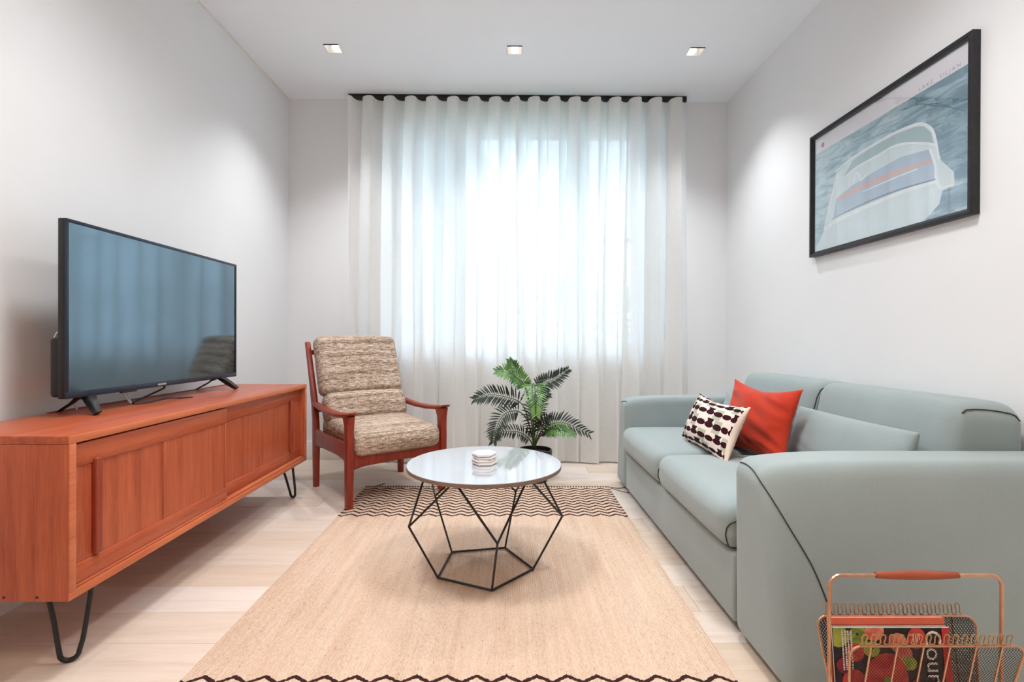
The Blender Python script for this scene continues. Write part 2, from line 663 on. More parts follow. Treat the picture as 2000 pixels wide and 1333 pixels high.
def loft(bm, secs, n=12, e=4.0):
    """secs: (centre, side vector a, vector b) half extents; superellipse sections joined and capped"""
    rings = []
    for c, a, b in secs:
        c, a, b = V3(c), V3(a), V3(b)
        ring = []
        for k in range(n):
            th = 2 * pi * (k + 0.5) / n
            cx, sx = math.cos(th), math.sin(th)
            x = math.copysign(abs(cx) ** (2 / e), cx)
            y = math.copysign(abs(sx) ** (2 / e), sx)
            ring.append(bm.verts.new(c + a * x + b * y))
        rings.append(ring)
    for r0, r1 in zip(rings, rings[1:]):
        for k in range(n):
            bm.faces.new((r0[k], r0[(k + 1) % n], r1[(k + 1) % n], r1[k]))
    bm.faces.new(rings[0][::-1])
    bm.faces.new(rings[-1])
    bmesh.ops.recalc_face_normals(bm, faces=bm.faces[:])
    return bm


def lathe(bm, prof, centre, n=32):
    rings = []
    cx, cy_, cz = centre
    for r, z in prof:
        if r < 1e-6:
            rings.append([bm.verts.new((cx, cy_, cz + z))])
        else:
            rings.append([bm.verts.new((cx + r * math.cos(2 * pi * k / n), cy_ + r * math.sin(2 * pi * k / n), cz + z)) for k in range(n)])
    for a, b in zip(rings, rings[1:]):
        for k in range(n):
            k2 = (k + 1) % n
            if len(a) == 1 and len(b) == 1:
                continue
            if len(a) == 1:
                bm.faces.new((a[0], b[k2], b[k]))
            elif len(b) == 1:
                bm.faces.new((a[k], a[k2], b[0]))
            else:
                bm.faces.new((a[k], a[k2], b[k2], b[k]))
    bmesh.ops.recalc_face_normals(bm, faces=bm.faces[:])
    return bm


def rcube(bm, size, r, n=8, deform=None, frame=None):
    """soft rounded box: grid on a cube pushed to radius r; deform(p, unit) may bulge it; UVs in metres along the face"""
    hx, hy, hz = size[0] / 2, size[1] / 2, size[2] / 2
    r = min(r, hx, hy, hz)
    uvl = bm.loops.layers.uv.verify()
    verts = {}

    def axis(h):
        inner = [(-h + r) + (2 * h - 2 * r) * i / n for i in range(n + 1)]
        arc = [r * math.sin(pi / 4 * k / 3) / math.sin(pi / 4) * 1.0 for k in (1, 2, 3)]
        lo = [-h + r - a for a in arc][::-1]
        hi = [h - r + a for a in arc]
        return lo + inner + hi

    ax = [axis(hx), axis(hy), axis(hz)]
    H = (hx, hy, hz)

    def vert(p):
        key = tuple(round(c, 6) for c in p)
        if key in verts:
            return verts[key]
        inn = V3([max(-(H[i] - r), min(H[i] - r, p[i])) for i in range(3)])
        d = V3(p) - inn
        q = inn + d.normalized() * r if d.length > 1e-9 else V3(p)
        if deform:
            q = deform(q, V3((q.x / hx, q.y / hy, q.z / hz)))
        v = bm.verts.new(frame @ q if frame else q)
        verts[key] = v
        return v

    for d in range(3):
        i, j = [(1, 2), (0, 2), (0, 1)][d]
        for s in (-1, 1):
            A, Bx = ax[i], ax[j]
            for a in range(len(A) - 1):
                for b in range(len(Bx) - 1):
                    cs = []
                    for (ia, ib) in ((a, b), (a + 1, b), (a + 1, b + 1), (a, b + 1)):
                        p = [0, 0, 0]
                        p[d] = s * H[d]
                        p[i] = A[ia]
                        p[j] = Bx[ib]
                        cs.append((vert(p), (A[ia] + d * 3.1 + s, Bx[ib] + d * 1.7)))
                    if len({c[0] for c in cs}) < 4:
                        continue
                    flip = (s > 0) == (d == 1)
                    if flip:
                        cs = cs[::-1]
                    try:
                        f = bm.faces.new([c[0] for c in cs])
                    except ValueError:
                        continue
                    for lp, c in zip(f.loops, cs):
                        lp[uvl].uv = c[1]
    return bm


def frame_of(centre, w, h):
    """matrix with x along w, z along h, y their normal"""
    w = V3(w).normalized()
    h = V3(h)
    h = (h - w * h.dot(w)).normalized()
    nrm = h.cross(w)
    m = Matrix((w, nrm, h)).transposed().to_4x4()
    m.translation = V3(centre)
    return m


def pillow(bm, W, H, T, frame, pinch=0.06, n=22, wrinkle=0.0, seed=0.0, wr_dir=1.0, power=0.55):
    uvl = bm.loops.layers.uv.verify()
    grid = [[None] * (n + 1) for _ in range(2 * (n + 1))]
    for side in (0, 1):
        for i in range(n + 1):
            for j in range(n + 1):
                u, v = -1 + 2 * i / n, -1 + 2 * j / n
                u, v = math.sin(u * pi / 2), math.sin(v * pi / 2)
                px = u * W / 2 * (1 - pinch * (1 - abs(v) ** 1.6) * abs(u) ** 2)
                pz = v * H / 2 * (1 - pinch * 1.5 * (1 - abs(u) ** 1.6) * abs(v) ** 2)
                th = T / 2 * (max(0, 1 - u * u) ** power) * (max(0, 1 - v * v) ** power)
                if wrinkle and th > 0:
                    q = V3((px * 6 + seed, pz * 20 + px * 9 * wr_dir, seed + side))
                    th += wrinkle * (0.35 - abs(noise.noise(q)) * 1.6) * min(1, th / (T * 0.25))
                y = -th if side == 0 else th
                if side == 1 and (i in (0, n) or j in (0, n)):
                    grid[(n + 1) + i][j] = grid[i][j]
                    continue
                grid[side * (n + 1) + i][j] = bm.verts.new(frame @ V3((px, y, pz)))
    for side in (0, 1):
        for i in range(n):
            for j in range(n):
                o = side * (n + 1)
                idx = [(i, j), (i + 1, j), (i + 1, j + 1), (i, j + 1)]
                if side:
                    idx = idx[::-1]
                f = bm.faces.new([grid[o + a][b] for a, b in idx])
                for lp, (a, b) in zip(f.loops, idx):
                    lp[uvl].uv = (a / n, b / n)
    return bm


def P(x, y, d):
    """world point at depth d that the photograph shows near pixel (x, y); used to read sizes off the photo"""
    return V3(((x - 992) * d / F, d, EYE - (y - 664) * d / F))


def text_mesh(bm, body, size, frame, extrude=0.0, spacing=1.0, align='LEFT'):
    cu = bpy.data.curves.new('lettering', 'FONT')
    cu.body = body
    cu.size = size
    cu.space_character = spacing
    cu.extrude = extrude
    cu.align_x = align
    cu.resolution_u = 3
    o = bpy.data.objects.new('lettering', cu)
    COL.objects.link(o)
    dg = bpy.context.evaluated_depsgraph_get()
    me = bpy.data.meshes.new_from_object(o.evaluated_get(dg))
    me.transform(frame)
    bm.from_mesh(me)
    bpy.data.meshes.remove(me)
    bpy.data.objects.remove(o)
    bpy.data.curves.remove(cu)
    return bm


# ------------------------------------------------------------------ the room
WL, WR, YB, YF = -1.65, 1.65, 3.777, -2.6
OX0, OX1, OZ0, OZ1 = -0.876, 1.11, 0.80, 2.63       # window opening
TH = 0.26

struct('wall_left', box(B(), (WL - 0.15, YF, 0), (WL, YB, ROOM_H)), M['wall'])
struct('wall_right', box(B(), (WR, YF, 0), (WR + 0.15, YB, ROOM_H)), M['wall'])
struct('wall_front', box(B(), (WL - 0.15, YF - 0.15, 0), (WR + 0.15, YF, ROOM_H)), M['wall'])
bm = B()
box(bm, (WL - 0.15, YB, 0), (OX0, YB + TH, ROOM_H))
box(bm, (OX1, YB, 0), (WR + 0.15, YB + TH, ROOM_H))
box(bm, (OX0, YB, 0), (OX1, YB + TH, OZ0 - 0.02))
box(bm, (OX0, YB, OZ1), (OX1, YB + TH, ROOM_H))
struct('wall_back', bm, M['wall'])

# ceiling with square holes for the downlights
LY = 3.12
HOLE = 0.047
xs = [WL - 0.15]
for x in LIGHT_X:
    xs += [x - HOLE, x + HOLE]
xs.append(WR + 0.15)
bm = B()
box(bm, (xs[0], YF - 0.15, ROOM_H), (xs[-1], LY - HOLE, ROOM_H + 0.02))
box(bm, (xs[0], LY + HOLE, ROOM_H), (xs[-1], YB + TH, ROOM_H + 0.02))
for i in range(0, len(xs), 2):
    box(bm, (xs[i], LY - HOLE, ROOM_H), (xs[i + 1], LY + HOLE, ROOM_H + 0.02))
box(bm, (xs[0], YF - 0.15, ROOM_H + 0.14), (xs[-1], YB + TH, ROOM_H + 0.18))
for (a, b, c, d) in ((xs[0], xs[0] + 0.02, YF, YB + TH), (xs[-1] - 0.02, xs[-1], YF, YB + TH),
                     (xs[0], xs[-1], YF - 0.15, YF - 0.13), (xs[0], xs[-1], YB + TH - 0.02, YB + TH)):
    box(bm, (a, c, ROOM_H + 0.02), (b, d, ROOM_H + 0.14))
struct('ceiling', bm, M['ceiling'])

# shadow-gap bead along the left ceiling line
struct('trim_1', box(B(), (WL, YF, ROOM_H - 0.012), (WL + 0.010, YB, ROOM_H)), M['trim'])

# floor: oak boards running across the room
floor = struct('floor', box(B(), (WL - 0.15, YF - 0.15, -0.06), (WR + 0.15, YB + TH, -0.012)), M['subfloor'])
PW = 0.1725
rows = []
y = 1.4845 - PW * 24
rr = random.Random(21)
plank_cache = {}
while y < YB + 0.02:
    y0, y1 = max(y, YF), min(y + PW, YB)
    if y1 - y0 > 0.01:
        x = WL - rr.uniform(0.0, 1.3)
        while x < WR:
            L = rr.choice((1.2, 1.5, 1.8, 2.1))
            x0, x1 = max(x, WL), min(x + L, WR)
            if x1 - x0 > 0.02:
                box_bm = box(B(), (x0 + 0.0006, y0 + 0.0006, -0.012), (x1 - 0.0006, y1 - 0.0006, 0.0), 0.0012, 1)
                pl = obj('plank', box_bm, M['oak'], floor, smooth=0)
            x += L
    y += PW

BH = 0.135
struct('baseboard_left', box(B(), (WL, YF, 0), (WL + 0.016, YB, BH), 0.003, 2), M['trim'])
struct('baseboard_right', box(B(), (WR - 0.016, YF, 0), (WR, YB, BH), 0.003, 2), M['trim'])
struct('baseboard_back', box(B(), (WL + 0.016, YB - 0.016, 0), (WR - 0.016, YB, BH), 0.003, 2), M['trim'])

# ------------------------------------------------------------------ window
win = thing('window_1', None, None, (0.117, YB + 0.2, OZ0))
win['kind'] = 'structure'
FY0, FY1 = YB + 0.15, YB + 0.21
bm = B()
for a, b, c, d in ((OX0, OX0 + 0.11, OZ0, OZ1), (OX1 - 0.11, OX1, OZ0, OZ1), (OX0 + 0.11, OX1 - 0.11, OZ1 - 0.115, OZ1),
                   (OX0 + 0.11, OX1 - 0.11, OZ0, OZ0 + 0.05)):
    box(bm, (a, FY0, c), (b, FY1, d), 0.004)
obj('frame', bm, M['window_paint'], win)
for (a, b) in ((-0.375, -0.275), (0.505, 0.605)):
    obj('mullion', box(B(), (a, FY0 - 0.012, OZ0 + 0.05), (b, FY1, OZ1 - 0.115), 0.004), M['window_paint'], win)
SZ0, SZM, SZ1 = OZ0 + 0.05, 1.688, OZ1 - 0.115
for (a, b) in ((OX0 + 0.11, -0.375), (-0.275, 0.505), (0.605, OX1 - 0.11)):
    for (c, d, dy) in ((SZ0, SZM + 0.018, 0.0), (SZM - 0.018, SZ1, 0.024)):
        s = 0.034
        yb, yt = FY0 + 0.008 + dy, FY0 + 0.030 + dy
        bm = B()
        box(bm, (a, yb, c), (a + s, yt, d), 0.003)
        box(bm, (b - s, yb, c), (b, yt, d), 0.003)
        box(bm, (a + s, yb, c), (b - s, yt, c + s), 0.003)
        box(bm, (a + s, yb, d - s), (b - s, yt, d), 0.003)
        sash = obj('sash', bm, M['window_paint'], win)
        obj('pane', box(B(), (a + s, yb + 0.009, c + s), (b - s, yb + 0.013, d - s)), M['glass'], sash, smooth=0)
obj('window_sill', box(B(), (OX0 - 0.02, YB - 0.045, OZ0 - 0.02), (OX1 + 0.02, FY0, OZ0 + 0.008), 0.006), M['window_paint'], win)

# ------------------------------------------------------------------ outside, seen faintly through the curtain
struct('exterior_ground', box(B(), (-14, 4.3, -0.5), (14, 30, -0.35)), M['grass'])
house = thing('neighbouring_house', 'pale rendered house with a slate roof outside, dim behind the left curtain', 'house', (-3.2, 10, -0.35))
hx1, eave = -0.235, 3.85
obj('wall', box(B(), (-7.5, 9.0, -0.35), (hx1, 15, eave)), M['render'], house)
bm = B()
prof = [(hx1 + 0.10, eave - 0.02), (hx1 - 0.02, eave + 0.12), (-3.9, 8.2), (-7.8, eave)]
f0 = [bm.verts.new((x, 8.8, z)) for x, z in prof]
f1 = [bm.verts.new((x, 15.2, z)) for x, z in prof]
bm.faces.new(f0)
bm.faces.new(f1[::-1])
for i in range(4):
    bm.faces.new((f0[i], f1[i], f1[(i + 1) % 4], f0[(i + 1) % 4]))
bmesh.ops.recalc_face_normals(bm, faces=bm.faces[:])
obj('roof', bm, M['roof_tile'], house)
for (a, c) in ((-2.6, 0.6), (-2.6, 2.4), (-1.3, 2.4)):
    w = obj('window', box(B(), (a, 8.95, c), (a + 0.7, 9.0, c + 1.0), 0.01), M['window_paint'], house)
    obj('pane', box(B(), (a + 0.06, 8.94, c + 0.06), (a + 0.64, 8.955, c + 0.94)), M['far_glass'], w)

bm = B()
rh = random.Random(5)
for k in range(2600):
    c = V3((rh.uniform(-0.1, 6.5), rh.uniform(7.4, 8.3), -0.35 + 2.1 * rh.random() ** 0.7))
    c.z += 0.12 * noise.noise(c * 1.7)
    a = V3((rh.gauss(0, 1), rh.gauss(0, 1), rh.gauss(0, 1))).normalized() * 0.09
    b = a.orthogonal().normalized() * 0.045
    quad(bm, (c - a, c + b, c + a, c - b))
hedge = tag(obj('garden_hedge', bm, M['hedge_leaf'], smooth=0), 'loose green hedge outside, faint behind the right curtain', 'hedge', kind='stuff')

# ------------------------------------------------------------------ curtain rail and curtains
rail = thing('curtain_rail', 'slim black curtain rail fixed to the ceiling above the window', 'curtain rail', (0.05, 3.705, ROOM_H))
obj('track', box(B(), (-1.175, 3.69, 2.662), (1.312, 3.72, ROOM_H), 0.002), M['black_rail'], rail)
bm = B()
for k in range(34):
    x = -1.15 + 2.43 * k / 33
    box(bm, (x - 0.004, 3.694, 2.657), (x + 0.004, 3.712, 2.664))
o = obj('glider', bm, M['black_rail'], rail)
o['kind'] = 'stuff'

YC = 3.662


def curtain_pt(x0, x1, waves, s, z, seed, top=2.655):
    h = z / top
    low = 1 - h
    ph = 2 * pi * waves * s
    drift = low ** 0.8
    a = 0.044 - 0.012 * drift + 0.016 * drift * noise.noise(V3((s * waves * 0.55, seed, 0.3)))
    b = 0.020 * drift * math.sin(ph * 0.5 + seed) + 0.012 * drift * noise.noise(V3((s * 6, seed + 4, z * 0.4)))
    y = YC - a * math.cos(ph) + b
    x = x0 + (x1 - x0) * s + (0.010 * math.sin(ph * 2 + 0.7) * (1 - drift) + 0.040 * drift * math.sin(ph * 2 + 2.4)) + 0.028 * drift * noise.noise(V3((s * 5, seed, z * 0.7)))
    # sharpened folds: the cloth leans over itself slightly
    x += 0.020 * math.sin(ph) * (0.3 + drift)
    return V3((x, min(y, YB - 0.055), z))


def curtain_panel(name, label, x0, x1, waves, seed, dy=0.0):
    root = thing(name, label, 'curtain', ((x0 + x1) / 2, YC, 0.0), 'pair of sheer curtains at the window')
    nc, nr = int(waves * 30), 26

    def sheet(z0, z1, off, nrw):
        bm = B()
        g_ = [[bm.verts.new(curtain_pt(x0, x1, waves, i / nc, z0 + (z1 - z0) * j / nrw, seed) + V3((0, off + dy, 0))) for j in range(nrw + 1)] for i in range(nc + 1)]
        for i in range(nc):
            for j in range(nrw):
                bm.faces.new((g_[i][j], g_[i + 1][j], g_[i + 1][j + 1], g_[i][j + 1]))
        return bm
    obj('drape', sheet(0.012, 2.655, 0, nr), M['sheer'], root, smooth=80)
    obj('heading_tape', sheet(2.565, 2.654, 0.003, 3), M['heading'], root, smooth=80)
    obj('hem', sheet(0.0125, 0.085, 0.002, 2), M['heading'], root, smooth=80)
    return root


curtain_panel('sheer_curtain', 'white sheer curtain half behind the armchair, left of the central join', -1.165, 0.062, 8.0, 1.3)
curtain_panel('sheer_curtain', 'white sheer curtain half behind the palm and sofa arm, right of the central join', 0.044, 1.300, 8.5, 5.1, -0.008)

# ------------------------------------------------------------------ downlights
names = ('recessed square ceiling downlight above the television wall, nearest the left wall',
         'recessed square ceiling downlight in the middle of the row of three',
         'recessed square ceiling downlight nearest the right wall with the picture')
for x, lb in zip(LIGHT_X, names):
    t_ = thing('ceiling_downlight', lb, 'downlight', (x, LY, ROOM_H), 'row of three ceiling downlights')
    bm = B()
    q = HOLE - 0.001
    for (a, b, c, d) in ((x - q, x - q + 0.002, LY - q, LY + q), (x + q - 0.002, x + q, LY - q, LY + q),
                         (x - q, x + q, LY - q, LY - q + 0.002), (x - q, x + q, LY + q - 0.002, LY + q)):
        box(bm, (a, c, ROOM_H - 0.0015), (b, d, ROOM_H + 0.06))
    box(bm, (x - q, LY - q, ROOM_H + 0.058), (x + q, LY + q, ROOM_H + 0.06))
    obj('recess', bm, M['trim'], t_)
    obj('shaded_rim', box(B(), (x - q, LY - q - 0.001, ROOM_H - 0.004), (x + q, LY - q + 0.004, ROOM_H + 0.004)), M['tv_bezel'], t_)  # near rim of the recess, coloured dark for the shadow along it
    sx = -0.012 if x > 0.5 else (0.012 if x < -0.5 else 0.003)
    cx = x + sx
    obj('bulb', lathe(B(), [(0, -0.010), (0.012, -0.008), (0.021, 0.0), (0.0235, 0.010), (0.019, 0.028), (0.011, 0.046), (0.011, 0.056), (0, 0.056)], (cx, LY + 0.012, ROOM_H + 0.004), 20), M['glow'], t_)
    lamp('downlight_lamp', cx, LY, ROOM_H - 0.02, DOWNLIGHT_W)

# ------------------------------------------------------------------ rug
rug = thing('woven_rug', 'pale jute rug with dark zigzag bands at both ends under the coffee table', 'rug', ((RX0 + RX1) / 2, (RY0 + RY1) / 2, 0))
bm = B()
nx, ny = 60, 110
RT = 0.009


def rug_edge(x, y):
    ex = 0.004 * noise.noise(V3((y * 3.1, 2.0, x)))
    return ex


gv = []
for i in range(nx + 1):
    col_ = []
    for j in range(ny + 1):
        u, v = i / nx, j / ny
        x = RX0 + (RX1 - RX0) * u + 0.012 * (v - 0.5) * (1 if u > 0.5 else -0.6)
        y = RY0 + (RY1 - RY0) * v + 0.003 * noise.noise(V3((x * 4, 7, v)))
        if i in (0, nx):
            x += 0.004 * noise.noise(V3((y * 6, i, 0))) + 0.0015 * noise.noise(V3((y * 40, i, 0)))
        z = RT + 0.0012 * noise.noise(V3((x * 3, y * 3, 0)))
        if i in (0, nx) or j in (0, ny):
            z -= 0.003
        col_.append(bm.verts.new((x, y, z)))
    gv.append(col_)
for i in range(nx):
    for j in range(ny):
        bm.faces.new((gv[i][j], gv[i + 1][j], gv[i + 1][j + 1], gv[i][j + 1]))
ring = [gv[i][0] for i in range(nx + 1)] + [gv[nx][j] for j in range(1, ny + 1)] + [gv[i][ny] for i in range(nx - 1, -1, -1)] + [gv[0][j] for j in range(ny - 1, 0, -1)]
low = [bm.verts.new((v.co.x, v.co.y, 0.0005)) for v in ring]
for k in range(len(ring)):
    k2 = (k + 1) % len(ring)
    bm.faces.new((ring[k], low[k], low[k2], ring[k2]))
o = obj('weave', bm, M['rug'], rug, smooth=60)
obj('loose_thread', tube(B(), bez([(0.622, 3.045, 0.006), (0.655, 3.03, 0.004), (0.69, 3.03, 0.004), (0.735, 3.06, 0.005)], 12), 0.0022, 5), M['rug_thread'], rug)
obj('loose_thread', tube(B(), bez([(0.622, 3.02, 0.006), (0.66, 2.985, 0.004), (0.70, 2.95, 0.003), (0.715, 2.935, 0.004)], 10), [0.0018] * 8 + [0.004, 0.005, 0.003], 5), M['rug_thread'], rug)
obj('loose_thread', tube(B(), bez([(-0.80, 3.055, 0.006), (-0.77, 3.075, 0.010), (-0.755, 3.095, 0.012)], 8), 0.003, 5), M['rug_thread'], rug)

# ------------------------------------------------------------------ sideboard
SX0, SX1, SY0, SY1, SZ0_, SZ1_ = -1.572, -1.155, 1.328, 2.885, 0.205, 0.642
side = thing('sideboard', 'long low red-brown teak sideboard with sliding doors on black hairpin legs under the television', 'sideboard', ((SX0 + SX1) / 2, (SY0 + SY1) / 2, 0))
T_ = 0.022
obj('top_panel', box(B(), (SX0, SY0, SZ1_ - T_), (SX1, SY1, SZ1_), 0.0025), M['teak_y'], side)
obj('bottom_panel', box(B(), (SX0, SY0 + T_, SZ0_), (SX1, SY1 - T_, SZ0_ + T_), 0.0025), M['teak_y'], side)
for (a, b) in ((SY0, SY0 + T_), (SY1 - T_, SY1)):
    obj('side_panel', box(B(), (SX0, a, SZ0_), (SX1, b, SZ1_ - T_), 0.0025), M['teak_v'], side)
obj('back_panel', box(B(), (SX0, SY0 + T_, SZ0_ + T_), (SX0 + 0.008, SY1 - T_, SZ1_ - T_)), M['teak_v'], side)
obj('back_lip', box(B(), (SX0 - 0.004, SY0 + 0.4, SZ1_ - 0.002), (SX0 + 0.006, SY1, SZ1_ + 0.004), 0.001), M['teak_handle'], side)
# light front lipping round the opening
bm = B()
box(bm, (SX1 - 0.001, SY0, SZ1_ - T_), (SX1 + 0.003, SY1, SZ1_ - 0.001), 0.0012)
box(bm, (SX1 - 0.001, SY0, SZ0_ + 0.001), (SX1 + 0.003, SY1, SZ0_ + T_), 0.0012)
box(bm, (SX1 - 0.001, SY0 + 0.001, SZ0_ + T_), (SX1 + 0.003, SY0 + T_, SZ1_ - T_), 0.0012)
box(bm, (SX1 - 0.001, SY1 - T_, SZ0_ + T_), (SX1 + 0.003, SY1 - 0.001, SZ1_ - T_), 0.0012)
obj('edge_lipping', bm, M['teak_edge'], side)
obj('runner', box(B(), (SX1 - 0.045, SY0 + T_, SZ0_ + T_), (SX1 - 0.004, SY1 - T_, SZ0_ + T_ + 0.008), 0.001), M['teak_edge'], side)


def sliding_door(y0, y1, xf, handle_y, mids):
    z0, z1 = SZ0_ + T_ + 0.009, SZ1_ - T_ - 0.006
    rt, rb = 0.062, 0.052
    d = obj('door', box(B(), (xf - 0.014, y0, z0 + rb), (xf - 0.004, y1, z1 - rt)), M['teak_v'], side)
    obj('top_rail', box(B(), (xf - 0.016, y0, z1 - rt), (xf, y1, z1), 0.002), M['teak_y'], d)
    obj('bottom_rail', box(B(), (xf - 0.016, y0, z0), (xf, y1, z0 + rb), 0.002), M['teak_y'], d)
    for yy, w in mids:
        obj('stile', box(B(), (xf - 0.015, yy - w / 2, z0 + rb), (xf - 0.0015, yy + w / 2, z1 - rt), 0.0015), M['teak_v'], d)
    obj('pull_handle', box(B(), (xf - 0.006, handle_y - 0.011, 0.293), (xf + 0.012, handle_y + 0.011, 0.565), 0.005, 3), M['teak_handle'], d)


sliding_door(SY0 + T_ + 0.004, 2.085, SX1 - 0.006, 1.425, ((1.712, 0.016), (2.078, 0.013)))
sliding_door(2.05, SY1 - T_ - 0.003, SX1 - 0.026, 2.735, ((2.40, 0.012),))
for xx in (-1.236, -1.3225, -1.41, -1.50):
    obj('screw_plug', tube(B(), [(xx, SY0 - 0.0004, 0.217), (xx, SY0 + 0.002, 0.217)], 0.0042, 12), M['plug'], side)


def hairpin(cx, cy_, sx, sy):
    """corner of the body at (cx, cy); sx, sy point inwards"""
    a = V3((cx + sx * 0.125, cy_ + sy * 0.075, SZ0_))
    b = V3((cx + sx * 0.038, cy_ + sy * 0.125, SZ0_))
    foot = V3((cx + sx * 0.058, cy_ + sy * 0.072, 0.0))
    foot2 = foot + V3((0, 0, 0.0065))
    w = (b - a).normalized()
    R_ = 0.021
    c = foot2 + V3((0, 0, R_))
    pts = [a, a.lerp(c - w * R_, 0.5) + w * 0.002, a.lerp(c - w * R_, 0.9)]
    for k in range(13):
        th = pi + pi * k / 12
        pts.append(c + w * math.cos(th) * R_ + V3((0, 0, 1)) * math.sin(th) * R_)
    pts += [b.lerp(c + w * R_, 0.85) + w * 0.003, b.lerp(c + w * R_, 0.5) + w * 0.003, b]
    bm = tube(B(), pts, 0.0064, 10)
    lo_ = V3((min(a.x, b.x) - 0.012, min(a.y, b.y) - 0.012, SZ0_ - 0.003))
    hi_ = V3((max(a.x, b.x) + 0.012, max(a.y, b.y) + 0.012, SZ0_))
    box(bm, lo_, hi_)
    obj('leg', bm, M['black_metal'], side)


hairpin(SX1, SY0, -1, 1)
hairpin(SX1, SY1 + 0.03, -1, -1)
hairpin(SX0, SY0, 1, 1)
hairpin(SX0, SY1, 1, -1)

# ------------------------------------------------------------------ television
TX = -1.43
TY0, TY1, TZ0, TZ1 = 1.636, 2.656, 0.702, 1.290
tv = thing('television', 'large flat black television standing on the teak sideboard', 'television', (TX, (TY0 + TY1) / 2, SZ1_))
obj('panel', box(B(), (TX - 0.028, TY0, TZ0), (TX - 0.006, TY1, TZ1), 0.003), M['tv_black'], tv)
bm = B()
bz = 0.011
box(bm, (TX - 0.006, TY0, TZ1 - bz), (TX, TY1, TZ1), 0.001)
box(bm, (TX - 0.006, TY0, TZ0), (TX, TY1, TZ0 + 0.021), 0.001)
box(bm, (TX - 0.006, TY0, TZ0 + 0.021), (TX, TY0 + bz, TZ1 - bz), 0.001)
box(bm, (TX - 0.006, TY1 - bz, TZ0 + 0.021), (TX, TY1, TZ1 - bz), 0.001)
obj('bezel', bm, M['tv_bezel'], tv)
obj('screen', box(B(), (TX - 0.006, TY0 + bz, TZ0 + 0.021), (TX - 0.003, TY1 - bz, TZ1 - bz)), M['screen'], tv, smooth=0)
obj('rear_housing', box(B(), (TX - 0.068, TY0 + 0.012, TZ0 + 0.003), (TX - 0.028, TY1 - 0.012, TZ0 + 0.20), 0.012, 3), M['tv_black'], tv)
obj('sensor', box(B(), (TX - 0.010, TY0 + 0.235, TZ0 - 0.006), (TX - 0.001, TY0 + 0.315, TZ0 + 0.001), 0.002), M['tv_black'], tv)
obj('badge', box(B(), (TX - 0.001, 2.062, TZ0 + 0.006), (TX + 0.0008, 2.112, TZ0 + 0.013)), M['badge'], tv)
for yy, dy in ((1.735, -0.045), (2.53, 0.02)):
    bm = B()
    top = V3((TX - 0.017, yy, TZ0 + 0.004))
    for sx, L in ((1, 0.075), (-1, 0.105)):
        toe = V3((TX - 0.017 + sx * L, yy + (dy if sx > 0 else -dy * 0.4), SZ1_ + 0.004))
        a = (toe - top)
        side_v = V3((0, 1, 0))
        loft(bm, [(top + V3((sx * 0.004, 0, 0)), side_v * 0.016, V3((0.020, 0, 0.0))),
                  (top.lerp(toe, 0.5) + V3((0, 0, 0.003)), side_v * 0.014, V3((0.011, 0, 0.008))),
                  (toe + V3((0, 0, 0.003)), side_v * 0.012, V3((0.007, 0, 0.006)))], 8, 6)
    for v in bm.verts:
        v.co.z = max(v.co.z, SZ1_ + 0.0004)
    obj('foot', bm, M['tv_black'], tv)

# cables behind and under the television
zs = SZ1_
tag(obj('power_cable', tube(B(), bez([(-1.452, 2.13, 0.698), (-1.452, 2.13, 0.69), (-1.47, 2.07, 0.668), (-1.46, 1.965, zs + 0.006), (-1.43, 2.00, zs + 0.004), (-1.40, 2.08, zs + 0.012), (-1.41, 2.16, zs + 0.004), (-1.375, 2.20, zs + 0.004)], 36), 0.0036, 6), M['tv_black']),
    'black cable looped on the sideboard below the television', 'cable')
tag(obj('white_cable', tube(B(), bez([(-1.50, 1.98, 0.700), (-1.50, 1.985, 0.69), (-1.485, 1.99, zs + 0.004), (-1.478, 1.975, zs + 0.006), (-1.492, 1.965, 0.68), (-1.50, 1.96, 0.699)], 30), 0.003, 6), M['white_plastic']),
    'short white cable hanging under the television onto the sideboard', 'cable')
tag(obj('wall_cable', tube(B(), bez([(-1.490, 1.80, 0.965), (-1.492, 1.70, 0.93), (-1.494, 1.668, 0.905), (-1.520, 1.70, 0.84), (-1.535, 1.80, zs + 0.004)], 24), 0.003, 6), M['white_plastic']),
    'pale thin cable along the wall behind the near edge of the television', 'cable')

# ------------------------------------------------------------------ armchair
CO = V3((-0.783, 3.034, 0))
CU = V3((0.790, 0.613, 0)).normalized()
CV = V3((0.613, -0.790, 0)).normalized()
CZ = V3((0, 0, 1))
chair = thing('armchair', 'low armchair with red-brown teak frame and oatmeal tweed cushions in front of the curtain', 'armchair', CO)


def cp(u, v, z):
    return CO + CU * u + CV * v + CZ * z


